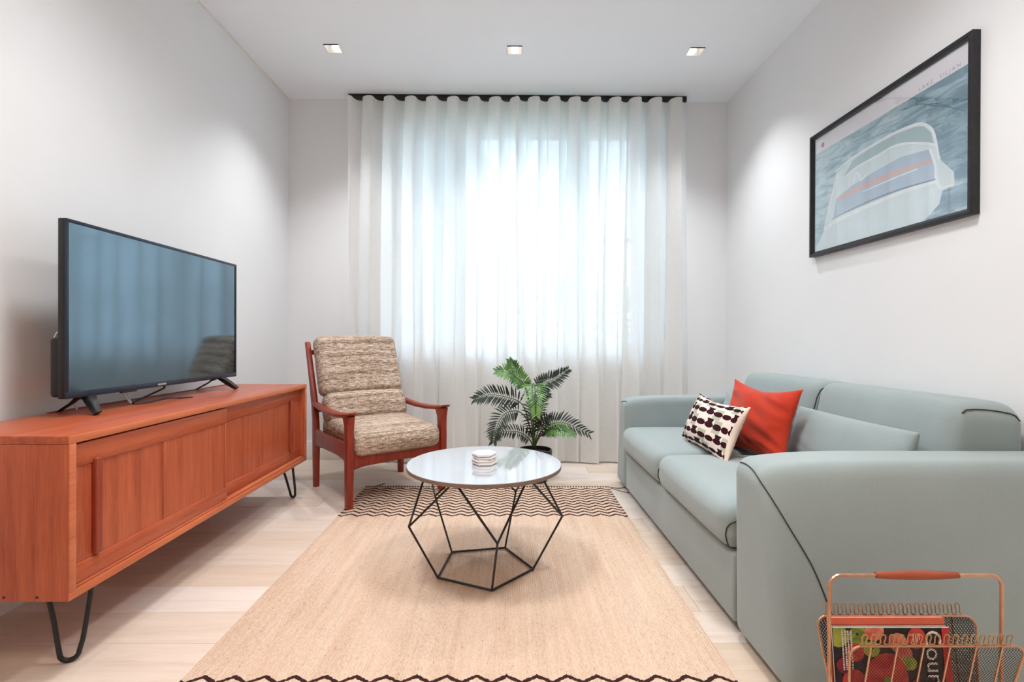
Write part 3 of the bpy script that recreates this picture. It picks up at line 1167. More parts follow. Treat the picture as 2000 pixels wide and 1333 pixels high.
hu, wd = 0.28, M['chair_wood']
for s in (-1, 1):
    u = s * hu
    bm = B()
    loft(bm, [(cp(u, 0.280, 0.0095), CU * 0.0185, CV * 0.021), (cp(u, 0.280, 0.2), CU * 0.020, CV * 0.026), (cp(u, 0.280, 0.33), CU * 0.020, CV * 0.029),
              (cp(u, 0.280, 0.40), CU * 0.020, CV * 0.026), (cp(u, 0.279, 0.445), CU * 0.021, CV * 0.030), (cp(u, 0.274, 0.475), CU * 0.022, CV * 0.042),
              (cp(u, 0.268, 0.495), CU * 0.022, CV * 0.056)], 12, 5)
    obj('leg', bm, wd, chair)
    bm = B()
    loft(bm, [(cp(u, -0.270, 0.0005), CU * 0.017, CV * 0.020), (cp(u, -0.272, 0.16), CU * 0.018, CV * 0.026), (cp(u, -0.272, 0.30), CU * 0.018, CV * 0.034),
              (cp(u, -0.280, 0.40), CU * 0.018, CV * 0.027), (cp(u, -0.300, 0.50), CU * 0.018, CV * 0.026), (cp(u, -0.345, 0.62), CU * 0.017, CV * 0.022),
              (cp(u, -0.400, 0.755), CU * 0.016, CV * 0.019), (cp(u, -0.450, 0.875), CU * 0.016, CV * 0.016), (cp(u, -0.453, 0.882), CU * 0.012, CV * 0.012)], 12, 4)
    obj('leg', bm, wd, chair)
    bm = B()
    loft(bm, [(cp(u, 0.328, 0.512), CU * 0.027, CZ * 0.004), (cp(u, 0.315, 0.507), CU * 0.029, CZ * 0.008), (cp(u, 0.24, 0.494), CU * 0.031, CZ * 0.013), (cp(u, 0.12, 0.484), CU * 0.029, CZ * 0.013),
              (cp(u, -0.03, 0.482), CU * 0.026, CZ * 0.013), (cp(u, -0.17, 0.490), CU * 0.023, CZ * 0.014), (cp(u, -0.285, 0.503), CU * 0.019, CZ * 0.014)], 12, 3.4)
    obj('armrest', bm, wd, chair)
    bm = B()
    loft(bm, [(cp(u, -0.262, 0.300), CU * 0.014, CZ * 0.060), (cp(u, -0.22, 0.302), CU * 0.014, CZ * 0.050), (cp(u, -0.12, 0.303), CU * 0.014, CZ * 0.045), (cp(u, 0.12, 0.305), CU * 0.014, CZ * 0.043),
              (cp(u, 0.22, 0.302), CU * 0.014, CZ * 0.048), (cp(u, 0.272, 0.295), CU * 0.014, CZ * 0.075)], 12, 5)
    obj('side_rail', bm, wd, chair)
bm = B()
loft(bm, [(cp(-0.262, 0.275, 0.258), CU * 0.001 + CV * 0.013, CZ * 0.052), (cp(-0.2, 0.275, 0.262), CV * 0.013, CZ * 0.043), (cp(0, 0.275, 0.265), CV * 0.013, CZ * 0.038), (cp(0.2, 0.275, 0.262), CV * 0.013, CZ * 0.043), (cp(0.262, 0.275, 0.258), CV * 0.013, CZ * 0.052)], 12, 5)
obj('front_rail', bm, wd, chair)
obj('rear_rail', loft(B(), [(cp(-0.263, -0.268, 0.262), CV * 0.012, CZ * 0.03), (cp(0.263, -0.268, 0.262), CV * 0.012, CZ * 0.03)], 12, 5), wd, chair)
for z, v in ((0.465, -0.292), (0.815, -0.430)):
    obj('back_rail', loft(B(), [(cp(-0.264, v, z), CV * 0.007, CZ * 0.016), (cp(0.264, v, z), CV * 0.007, CZ * 0.016)], 10, 4), wd, chair)
for u in (-0.15, 0.0, 0.15):
    obj('back_slat', loft(B(), [(cp(u, -0.292, 0.465), CU * 0.02, CV * 0.005), (cp(u, -0.372, 0.66), CU * 0.02, CV * 0.005), (cp(u, -0.430, 0.815), CU * 0.02, CV * 0.005)], 10, 4), wd, chair)


def chair_cushion(name, centre, size, lean, r, bulge, seed):
    """lean: angle by which the cushion's z axis tips back"""
    up = (CZ * math.cos(lean) - CV * math.sin(lean))
    fr = frame_of(centre, CU, up)

    def df(p, q):
        k = (1 - q.x ** 2) * (1 - q.z ** 2)
        nn = noise.noise(V3((p.x * 7 + seed, p.y * 7, p.z * 7)))
        p = p.copy()
        p.y += math.copysign(bulge, p.y) * max(k, 0) * min(1, abs(q.y) * 1.5)
        kz = (1 - q.x ** 2) * (1 - q.y ** 2)
        p.z += math.copysign(bulge * 0.8, p.z) * max(kz, 0) * min(1, abs(q.z) * 1.5)
        return p * (1 + 0.008 * nn)
    obj(name, rcube(B(), size, r, 10, df, fr), M['tweed'], chair, smooth=80)


chair_cushion('seat_cushion', cp(0, 0.035, 0.352), (0.515, 0.565, 0.125), math.radians(-3.5), 0.042, 0.014, 1.0)
chair_cushion('lumbar_cushion', cp(0, -0.190, 0.478), (0.520, 0.135, 0.180), math.radians(19), 0.045, 0.010, 2.0)
chair_cushion('back_cushion', cp(0, -0.310, 0.730), (0.535, 0.110, 0.385), math.radians(21.5), 0.042, 0.012, 3.0)

# ------------------------------------------------------------------ coffee table
TC = V3((-0.090, 1.957, 0))
TH_ = 0.421
table = thing('coffee_table', 'round white-topped coffee table on a black geometric wire frame', 'table', TC)
bm = B()
lathe(bm, [(0, -0.016), (0.296, -0.016), (0.2985, -0.0145), (0.2985, -0.0015), (0.297, 0.0), (0, 0.0)], (TC.x, TC.y, TH_), 72)
bm.faces.ensure_lookup_table()
o = obj('tabletop', bm, M['table_top'], table, smooth=30, mats=[M['table_edge'], M['table_top']])
for p in o.data.polygons:
    p.material_index = 1 if p.normal.z > 0.5 else 0
RB = 0.0152
angs = [math.radians(a) for a in (-79, -7, 65, 137, 209)]
bot = [TC + V3((0.192 * math.cos(a), 0.192 * math.sin(a), RB)) for a in angs]
mid = [TC + V3((0.303 * math.cos(a), 0.303 * math.sin(a), 0.224)) for a in angs]
top = [TC + V3((0.225 * math.cos(a + math.radians(36)), 0.225 * math.sin(a + math.radians(36)), TH_ - 0.0185)) for a in angs]
rods = []
for i in range(5):
    rods += [(bot[i], bot[(i + 1) % 5]), (bot[i], mid[i]), (mid[i], top[i]), (mid[i], top[i - 1])]
for a, b in rods:
    obj('rod', tube(B(), [a, b], 0.0042, 6), M['black_metal'], table)

# coasters
for k in range(4):
    z0 = TH_ + 0.0003 + k * 0.0112
    rr_ = random.Random(k)
    where = ('at the bottom of the stack, touching the table', 'second up in the stack', 'third up, just below the top one', 'on top of the stack')[k]
    c = thing('coaster', 'white hexagonal marble coaster, ' + where, 'coaster', (TC.x + rr_.uniform(-.002, .002), 1.935 + rr_.uniform(-.002, .002), z0), 'stack of four coasters')
    rot = math.radians(rr_.uniform(-3, 3) + 5)

    def hexa(bm, R, za, zb, bev):
        pr = []
        for z, r in ((za, R - bev), (za + bev, R), (zb - bev, R), (zb, R - bev)):
            ring_ = []
            for j in range(24):
                th = 2 * pi * j / 24 + rot
                k6 = (2 * pi * j / 24) % (pi / 3) - pi / 6
                rad = r * math.cos(pi / 6) / math.cos(k6) * (1 + 0.012 * noise.noise(V3((j, k * 3.3, 0))))
                ring_.append(bm.verts.new((c.location.x + rad * math.cos(th), c.location.y + rad * math.sin(th), z)))
            pr.append(ring_)
        for a, b in zip(pr, pr[1:]):
            for j in range(24):
                bm.faces.new((a[j], a[(j + 1) % 24], b[(j + 1) % 24], b[j]))
        bm.faces.new(pr[0][::-1])
        bm.faces.new(pr[-1])
        return bm
    obj('stone', hexa(B(), 0.0475, z0 + 0.0020, z0 + 0.0108, 0.0012), M['marble'], c)
    obj('backing', hexa(B(), 0.0462, z0, z0 + 0.0020, 0.0004), M['coaster_edge'], c)

# ------------------------------------------------------------------ potted palm
PD = 3.20
PC = P(1046, 664, PD)
PC.z = 0
palm = thing('potted_palm', 'small green palm in a round black pot in front of the curtain', 'plant', PC)
bm = lathe(B(), [(0, 0.0), (0.070, 0.0), (0.078, 0.006), (0.098, 0.09), (0.108, 0.17), (0.109, 0.197), (0.106, 0.203), (0.100, 0.203), (0.099, 0.19), (0.098, 0.175), (0, 0.172)], (PC.x, PC.y, 0), 40)
obj('pot', bm, M['pot'], palm)
obj('soil', lathe(B(), [(0.0, 0.186), (0.05, 0.184), (0.0985, 0.178), (0.0985, 0.174), (0, 0.174)], (PC.x, PC.y, 0), 24), M['soil'], palm)


def frond(pts, n, length, bright, spread=1.0, up=V3((0, -0.85, 0.5)), start=0.28, flip=1.0, seed=0):
    rr_ = random.Random(seed)
    path = bez(pts, 30)
    bm = B()
    bl = B()
    tube(bm, path, [0.0042 * (1 - 0.75 * i / 30) + 0.0006 for i in range(31)], 5)
    ends = path[-1] - path[-2]
    n = int(n * 1.0)
    for k in range(n):
        s = start + (1 - start) * (k + 0.5) / n
        i = min(int(s * 30), 29)
        p = path[i].lerp(path[i + 1], s * 30 - i)
        tg = (path[i + 1] - path[i]).normalized()
        sd = tg.cross(up)
        if sd.length < 0.05:
            sd = tg.cross(V3((0, 1, 0)))
        sd.normalize()
        nm = sd.cross(tg).normalized()
        prof = math.sin(min(1, (s - start) / (1 - start) * 0.9 + 0.22) * pi) ** 0.6
        L = length * (0.45 + 0.6 * prof) * rr_.uniform(0.88, 1.1)
        sweep = 0.42 + 0.7 * ((s - start) / (1 - start)) ** 1.5
        for sg in (-1, 1):
            d = (sd * sg * spread + tg * sweep + nm * 0.28 + V3((rr_.gauss(0, .05), rr_.gauss(0, .05), rr_.gauss(0, .05)))).normalized()
            w = 0.0055 * (0.8 + 0.4 * rr_.random())
            side_ = d.cross(nm).normalized() * w
            tip = p + d * L - V3((0, 0, 1)) * L * 0.12
            m1, m2 = p + d * L * 0.3, p + d * L * 0.68 - V3((0, 0, 1)) * L * 0.03
            a = bl.verts.new(p)
            b1, b2 = bl.verts.new(m1 + side_), bl.verts.new(m1 - side_)
            c0 = bl.verts.new(m1 - nm * w * 0.35)
            d1, d2 = bl.verts.new(m2 + side_ * 0.8), bl.verts.new(m2 - side_ * 0.8)
            d0 = bl.verts.new(m2 - nm * w * 0.3)
            e = bl.verts.new(tip)
            for fc in ((a, b1, c0), (a, c0, b2), (b1, d1, d0, c0), (c0, d0, d2, b2), (d1, e, d0), (d0, e, d2)):
                bl.faces.new(fc)
    fr_ = obj('frond', bm, M['stem'], palm)
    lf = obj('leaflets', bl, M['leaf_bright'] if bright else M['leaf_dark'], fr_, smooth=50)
    lf['kind'] = 'stuff'


BASE = (1044, 872)


def fr(px, dd, **kw):
    pts = [P(*BASE, PD) + V3((0, 0, -0.01))] + [P(x, y, PD + d) for (x, y), d in zip(px, dd)]
    frond(pts, **kw)


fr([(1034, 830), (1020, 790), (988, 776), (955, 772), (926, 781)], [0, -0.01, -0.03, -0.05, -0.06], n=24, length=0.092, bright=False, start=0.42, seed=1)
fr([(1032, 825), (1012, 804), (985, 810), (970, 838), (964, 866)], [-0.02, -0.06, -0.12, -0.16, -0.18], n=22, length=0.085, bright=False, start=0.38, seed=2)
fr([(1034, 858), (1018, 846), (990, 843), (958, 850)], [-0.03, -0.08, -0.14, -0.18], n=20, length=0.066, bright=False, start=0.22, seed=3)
fr([(1038, 820), (1030, 765), (1012, 740), (990, 728), (968, 726)], [0.01, 0.0, -0.04, -0.08, -0.1], n=22, length=0.08, bright=True, start=0.45, seed=4)
fr([(1038, 815), (1026, 758), (1008, 728), (995, 703)], [0.02, 0.03, 0.04, 0.04], n=22, length=0.07, bright=True, start=0.5, seed=5)
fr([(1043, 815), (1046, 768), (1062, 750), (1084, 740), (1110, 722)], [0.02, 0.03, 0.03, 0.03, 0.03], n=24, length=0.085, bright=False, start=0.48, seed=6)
fr([(1042, 810), (1040, 760), (1043, 750), (1046, 775), (1047, 812)], [0.0, -0.02, -0.08, -0.17, -0.20], n=26, length=0.10, bright=True, start=0.42, up=V3((0, -1, 0.3)), seed=7)
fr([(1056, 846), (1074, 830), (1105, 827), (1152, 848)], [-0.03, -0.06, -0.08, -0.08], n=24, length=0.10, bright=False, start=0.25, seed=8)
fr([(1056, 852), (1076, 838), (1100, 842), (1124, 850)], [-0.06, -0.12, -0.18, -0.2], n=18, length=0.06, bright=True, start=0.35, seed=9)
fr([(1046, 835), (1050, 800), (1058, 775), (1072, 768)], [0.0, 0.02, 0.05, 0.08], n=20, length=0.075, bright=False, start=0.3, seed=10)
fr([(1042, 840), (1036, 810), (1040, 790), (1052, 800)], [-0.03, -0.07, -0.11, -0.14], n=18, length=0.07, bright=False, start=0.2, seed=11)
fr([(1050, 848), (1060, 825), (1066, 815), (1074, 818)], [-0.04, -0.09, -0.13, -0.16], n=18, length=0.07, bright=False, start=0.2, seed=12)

# ------------------------------------------------------------------ sofa
sofa = thing('sofa', 'grey-green two-seat upholstered sofa with low arms against the right wall', 'sofa', (1.15, 2.24, 0))
SF, SB = 0.692, 1.625             # front and rear
AH = 0.567
NI, NO = 1.535, 1.240             # near arm: inner and outer (bottom) faces
FI, FO = 2.94, 3.20


def arm_y(h, inner, outer, top_in):
    """outer face leans in towards the top"""
    return outer + (inner - outer) * top_in * max(0, min(1, h / AH)) ** 1.2


def sofa_arm(inner, outer):
    z0 = 0.010
    cx, cyy, cz = (SF + SB) / 2, (inner + outer) / 2, (z0 + AH) / 2
    size = (SB - SF, abs(inner - outer), AH - z0)
    fr_ = Matrix.Translation((cx, cyy, cz))
    sg = 1 if outer > inner else -1

    def df(p, q):
        p = p.copy()
        h = p.z + cz
        w = 0.5 + 0.5 * q.y * sg
        p.y -= sg * w * abs(inner - outer) * 0.45 * max(0, min(1, h / AH)) ** 1.2
        # front leans a touch, top dips to the front
        if q.z > 0.8 and q.x < -0.2:
            p.z -= 0.022 * ((-q.x - 0.2) / 0.8) ** 3
        return p
    return obj('arm', rcube(B(), size, 0.045, 10, df, fr_), M['sofa'], sofa, smooth=80)


a_near = sofa_arm(NI, NO)
a_far = sofa_arm(FI, FO)


def surface(o):
    m = wm(o)
    return BVHTree.FromPolygons([m @ v.co for v in o.data.vertices], [tuple(p.vertices) for p in o.data.polygons])


def snap(o, pts, lift=0.0008):
    """lay a line of points onto the surface of an upholstered part"""
    tree = surface(o)
    out = []
    for p in pts:
        loc, nrm, _i, _d = tree.find_nearest(V3(p))
        out.append(loc + nrm * lift)
    return out


# the seam that runs diagonally over the outside of each arm (near arm first, the far arm mirrors it)
tree = surface(a_near)
seam = []
for q in bez([(1440, 902, 0), (1458, 906, 0), (1475, 920, 0), (1492, 946, 0), (1517, 984, 0), (1545, 1030, 0), (1590, 1105, 0), (1620, 1175, 0), (1642, 1235, 0), (1655, 1290, 0)], 70):
    dirn = (P(q.x, q.y, 1.0) - V3((0, 0, EYE))).normalized()
    loc, nrm, _i, _d = tree.ray_cast(V3((0, 0, EYE)), dirn)
    if loc is not None and loc.y < NI + 0.01:
        seam.append(loc)
obj('piping', tube(B(), snap(a_near, seam), 0.0019, 6), M['piping'], a_near)
k_ = (FO - FI) / (NI - NO)
mir = [V3((p.x, FI + (NI - p.y) * k_, p.z)) for p in seam]
obj('piping', tube(B(), snap(a_far, mir), 0.0019, 6), M['piping'], a_far)

MIDY = 2.240
obj('base', box(B(), (SF + 0.004, NI + 0.001, 0.030), (SB, FI - 0.001, 0.244), 0.012, 3), M['sofa'], sofa)
obj('plinth', box(B(), (SF + 0.05, NI - 0.10, 0.004), (SB - 0.03, FI + 0.10, 0.030)), M['sofa_base'], sofa)
for x in (SF + 0.30, SB - 0.08):
    for yy in (NI - 0.12, FI + 0.12):
        obj('foot', box(B(), (x - 0.025, yy - 0.025, 0), (x + 0.025, yy + 0.025, 0.026), 0.003), M['sofa_base'], sofa)

for (y0, y1) in ((NI + 0.004, MIDY - 0.003), (MIDY + 0.003, FI - 0.004)):
    size = (0.66, y1 - y0, 0.148)
    c = V3((SF - 0.022 + 0.33, (y0 + y1) / 2, 0.246 + 0.074))

    def df(p, q):
        p = p.copy()
        if q.z > 0:
            p.z += 0.012 * max(0, 1 - q.y ** 4) * max(0, 1 - q.x ** 4) - 0.012 * max(0, q.x)
        if q.x < 0:
            p.x -= 0.012 * max(0, 1 - q.y ** 4) * max(0, 1 - q.z ** 2) * (-q.x)
        return p
    sct = obj('seat_cushion', rcube(B(), size, 0.048, 10, df, Matrix.Translation(c)), M['sofa'], sofa, smooth=80)
    # piping along the lower front edge and up both front sides
    xf = SF - 0.022
    pts = [(xf + 0.06, y0 + 0.002, 0.352), (xf + 0.018, y0 + 0.006, 0.33), (xf + 0.006, y0 + 0.012, 0.30), (xf + 0.016, y0 + 0.02, 0.258), (xf + 0.020, y0 + 0.06, 0.2475),
           (xf + 0.018, (y0 + y1) / 2, 0.2465), (xf + 0.020, y1 - 0.06, 0.2475), (xf + 0.016, y1 - 0.02, 0.258), (xf + 0.006, y1 - 0.012, 0.30), (xf + 0.018, y1 - 0.006, 0.33), (xf + 0.06, y1 - 0.002, 0.352)]
    obj('piping', tube(B(), snap(sct, bez(pts, 60)), 0.0021, 6), M['piping'], sct)

# backrest: two upholstered halves, slanted front, rounded top
for (y0, y1) in ((NI + 0.003, MIDY - 0.002), (MIDY + 0.002, FI + 0.012)):
    size = (0.30, y1 - y0, 0.470)
    c = V3((1.470, (y0 + y1) / 2, 0.246 + 0.235))

    def df(p, q):
        p = p.copy()
        h = (p.z + 0.235) / 0.470
        if q.x < 0:
            p.x += 0.075 * h ** 1.3 * (-q.x)
            p.x -= 0.016 * max(0, 1 - q.y ** 6) * max(0, 1 - q.z ** 2) * (-q.x)
        if q.z > 0:
            p.z -= 0.022 * abs(q.y) ** 12 * (0.4 + 0.6 * max(0, q.x)) + 0.016 * max(0, q.x) ** 2
        return p
    bk = obj('backrest', rcube(B(), size, 0.055, 10, df, Matrix.Translation(c)), M['sofa'], sofa, smooth=80)
    for yy, sg in ((y0, 1), (y1, -1)):
        front = [(1.325, yy, 0.44), (1.350, yy, 0.52), (1.372, yy, 0.60), (1.392, yy, 0.655)] if abs(yy - MIDY) < 0.1 else []  # dark line down the middle joint stands in for the shaded crease
        pts = front + [(1.408, yy, 0.680), (1.430, yy, 0.692), (1.46, yy, 0.695), (1.52, yy, 0.690), (1.575, yy, 0.675), (1.600, yy, 0.655)]
        obj('piping', tube(B(), snap(bk, bez(pts, 40)), 0.0023, 6), M['piping'], bk)

# loose cushions
LW = V3((0, -1, 0))
lc = 'grey-green lumbar cushions along the sofa back'
o = obj('lumbar_cushion', pillow(B(), 0.640, 0.225, 0.105, frame_of((1.262, 1.880, 0.503), LW, (0.25, 0, 0.97)), 0.02, 28, 0.005, 3.0, 1.0, 0.36), M['sofa'], smooth=80)
tag(o, 'long grey-green cushion along the sofa back, beside the near arm', 'cushion', lc)
o = obj('lumbar_cushion', pillow(B(), 0.640, 0.225, 0.105, frame_of((1.262, 2.590, 0.503), LW, (0.25, 0, 0.97)), 0.02, 28, 0.005, 9.0, 1.0, 0.36), M['sofa'], smooth=80)
tag(o, 'long grey-green cushion mostly hidden behind the orange cushion, beside the far arm', 'cushion', lc)

oc = thing('orange_cushion', 'square burnt orange velvet cushion leaning on the sofa back', 'cushion', (1.12, 2.23, 0.39))
fo = frame_of((1.116, 2.232, 0.540), (0.19, -1, -0.02), (0.23, 0, 0.97))
obj('cover', pillow(B(), 0.440, 0.345, 0.125, fo, 0.15, 56, 0.013, 1.7, 1.0), M['orange'], oc, smooth=80)
pc = thing('patterned_cushion', 'cream oblong cushion with dark maroon bead pattern lying against the orange cushion', 'cushion', (0.93, 2.30, 0.39))
fp = frame_of((0.938, 2.300, 0.508), (0.03, -1, -0.01), (0.38, 0, 0.92))
bmf = pillow(B(), 0.51, 0.262, 0.115, fp, 0.11, 30, 0.005, 4.4)
obj('cover', bmf, M['bead_print'], pc, smooth=80)

# ------------------------------------------------------------------ framed poster
PXf = 1.618
FY_0, FY_1, FZ_0, FZ_1 = 1.743, 2.688, 1.347, 1.992
pic = thing('framed_poster', 'black framed poster of a pale vintage car by water, under glass on the right wall', 'picture', (1.649, (FY_0 + FY_1) / 2, FZ_0))
FB = 0.024
bars = [((FY_0, FZ_0), (FY_1, FZ_0), 'h', 0), ((FY_0, FZ_1), (FY_1, FZ_1), 'h', 1), ((FY_0, FZ_0), (FY_0, FZ_1), 'v', 0), ((FY_1, FZ_0), (FY_1, FZ_1), 'v', 1)]


def frame_bar(a0, a1, horizontal, at_high):
    """mitred bar with a stepped profile: (inset from outer edge, distance from wall)"""
    prof = [(0, 0.0), (0, 0.029), (0.003, 0.032), (0.014, 0.032), (0.016, 0.026), (FB, 0.022), (FB, 0.0)]
    bm = B()
    rings = []
    for end in (0, 1):
        ring_ = []
        for ins, dep in prof:
            if horizontal:
                yv = (FY_0 + ins) if end == 0 else (FY_1 - ins)
                zv = (FZ_1 - ins) if at_high else (FZ_0 + ins)
            else:
                zv = (FZ_0 + ins) if end == 0 else (FZ_1 - ins)
                yv = (FY_1 - ins) if at_high else (FY_0 + ins)
            ring_.append(bm.verts.new((1.6495 - dep, yv, zv)))
        rings.append(ring_)
    n = len(prof)
    for k in range(n):
        bm.faces.new((rings[0][k], rings[0][(k + 1) % n], rings[1][(k + 1) % n], rings[1][k]))
    bm.faces.new(rings[0])
    bm.faces.new(rings[1][::-1])
    bmesh.ops.recalc_face_normals(bm, faces=bm.faces[:])
    return bm


for hz, hi_ in ((True, 0), (True, 1), (False, 0), (False, 1)):
    obj('frame_bar', frame_bar(0, 0, hz, hi_), M['picture_frame'], pic, smooth=20)
iy0, iy1, iz0, iz1 = FY_0 + FB - 0.002, FY_1 - FB + 0.002, FZ_0 + FB - 0.002, FZ_1 - FB + 0.002
obj('backing_board', box(B(), (1.636, iy0, iz0), (1.645, iy1, iz1)), M['backing'], pic, smooth=0)
paper = obj('poster', box(B(), (1.6352, iy0, iz0), (1.636, iy1, iz1)), M['paper'], pic, smooth=0)
obj('glass', box(B(), (1.629, iy0, iz0), (1.631, iy1, iz1)), M['frame_glass'], pic, smooth=0)
PZ = iz1 - 0.135 * (iz1 - iz0)      # lower edge of the white heading band
XP = 1.6352


def on_print(x, y):
    """point on the poster sheet read off the photograph: (depth, height)"""
    d = XP * F / (x - 992)
    return d, EYE - (y - 664) * d / F


def pr(cx, cy_):
    return on_print(1580 + cx / 3.509, 120 + cy_ / 3.509)


lay = [0]


def flat(name, pts, mat, closed=True):
    lay[0] += 1
    x = XP - 0.0003 - lay[0] * 0.00006
    bm = B()
    vs = [bm.verts.new((x, d, h)) for d, h in pts]
    bm.faces.new(vs)
    bmesh.ops.recalc_face_normals(bm, faces=bm.faces[:])
    for fc in bm.faces:
        if fc.normal.x > 0:
            fc.normal_flip()
    bmesh.ops.triangulate(bm, faces=bm.faces[:])
    return obj(name, bm, mat, paper, smooth=0)


def stroke(name, px, w, mat, n=30):
    lay[0] += 1
    x = XP - 0.0003 - lay[0] * 0.00006
    pts = bez([(x, *pr(*q)) for q in px], n)
    bm = B()
    L = []
    for i, p in enumerate(pts):
        tg = (pts[min(i + 1, n)] - pts[max(i - 1, 0)]).normalized()
        nn = V3((0, -tg.z, tg.y))
        ww = w * (0.6 + 0.4 * math.sin(pi * i / n))
        L.append((bm.verts.new(p + nn * ww), bm.verts.new(p - nn * ww)))
    for a, b in zip(L, L[1:]):
        bm.faces.new((a[0], b[0], b[1], a[1]))
    for fc in bm.faces:
        fc.normal_update()
        if fc.normal.x > 0:
            fc.normal_flip()
    return obj(name, bm, mat, paper, smooth=0)


flat('printed_water', [(iy0, iz0), (iy1, iz0), (iy1, PZ), (iy0, PZ)], M['print_sea'])
body = [(110, 1150), (150, 960), (190, 760), (300, 650), (460, 550), (600, 470), (740, 415), (800, 412), (860, 450), (890, 560), (920, 660), (1010, 740), (1015, 830), (930, 870), (910, 960)]
flat('printed_car_body', [pr(*q) for q in [(p[0], p[1]) for p in body]] + [(iy0 + 0.20, iz0), (iy1, iz0)], M['print_teal'])
flat('printed_rear_window', [pr(*q) for q in ((470, 556), (600, 484), (740, 430), (800, 426), (850, 470), (868, 540), (820, 548), (620, 560), (470, 640), (330, 720), (240, 790), (310, 660))], M['print_shade'])
flat('printed_side_window', [pr(*q) for q in ((175, 1060), (195, 930), (300, 840), (460, 740), (640, 640), (835, 585), (880, 700), (885, 800), (640, 870), (400, 970))], M['print_window'])
flat('printed_seat', [pr(*q) for q in ((200, 925), (320, 850), (460, 790), (640, 720), (850, 650), (860, 672), (640, 752), (470, 820), (330, 885), (205, 945))], M['print_orange'])
stroke('printed_roof_line', [(190, 745), (300, 650), (460, 550), (600, 472), (740, 417), (800, 414), (860, 455), (890, 560), (905, 660)], 0.006, M['print_white'])
stroke('printed_drip_line', [(240, 790), (330, 715), (470, 636), (620, 556), (820, 545), (880, 560)], 0.005, M['print_white'])
stroke('printed_door_pillar', [(840, 580), (880, 690), (890, 800), (920, 850), (1005, 830)], 0.007, M['print_white'])
stroke('printed_sill_line', [(120, 1140), (185, 1090), (400, 985), (640, 885), (890, 805)], 0.009, M['print_white'])
stroke('printed_sill_line', [(165, 1070), (400, 955), (640, 862), (885, 790)], 0.003, M['print_dark'])
stroke('printed_trim_line', [(110, 1150), (150, 960), (190, 820), (215, 770)], 0.004, M['print_white'])
stroke('printed_trim_line', [(380, 880), (560, 800), (760, 720)], 0.003, M['print_white'])
stroke('printed_mirror', [(310, 830), (330, 755), (355, 770), (370, 800), (420, 745)], 0.005, M['print_white'])
stroke('printed_wave', [(640, 320), (760, 275), (880, 285), (960, 290), (1090, 320)], 0.0022, M['print_dark'])
stroke('printed_wave', [(760, 300), (860, 270), (980, 285)], 0.0015, M['print_dark'])
flat('printed_red_dot', [(on_print(1608.5, 284)[0] + 0.012 * math.cos(a * pi / 8), 1.93 - 0.010 + 0.012 * math.sin(a * pi / 8)) for a in range(16)], M['print_red'])
fm = Matrix(((0, 0, -1), (-1, 0, 0), (0, 1, 0))).to_4x4()
for word, y_start in (('LAKE', 1.990), ('SILJAN', 1.893)):
    fm.translation = V3((XP - 0.0008, y_start, 1.896))
    obj('lettering', text_mesh(B(), word, 0.023, fm, spacing=1.4), M['print_text'], paper, smooth=0)['kind'] = 'stuff'

# ------------------------------------------------------------------ magazine rack
DB, DF, DM = 1.10, 0.990, 1.045
rack = thing('magazine_rack', 'copper wire magazine rack with black mesh sides and wooden grip by the sofa arm', 'rack', (0.86, DM, 0))
RXa, RXb = 0.684, 1.034
TOPZ = EYE - 541 * DB / F
BOTZ = 0.055


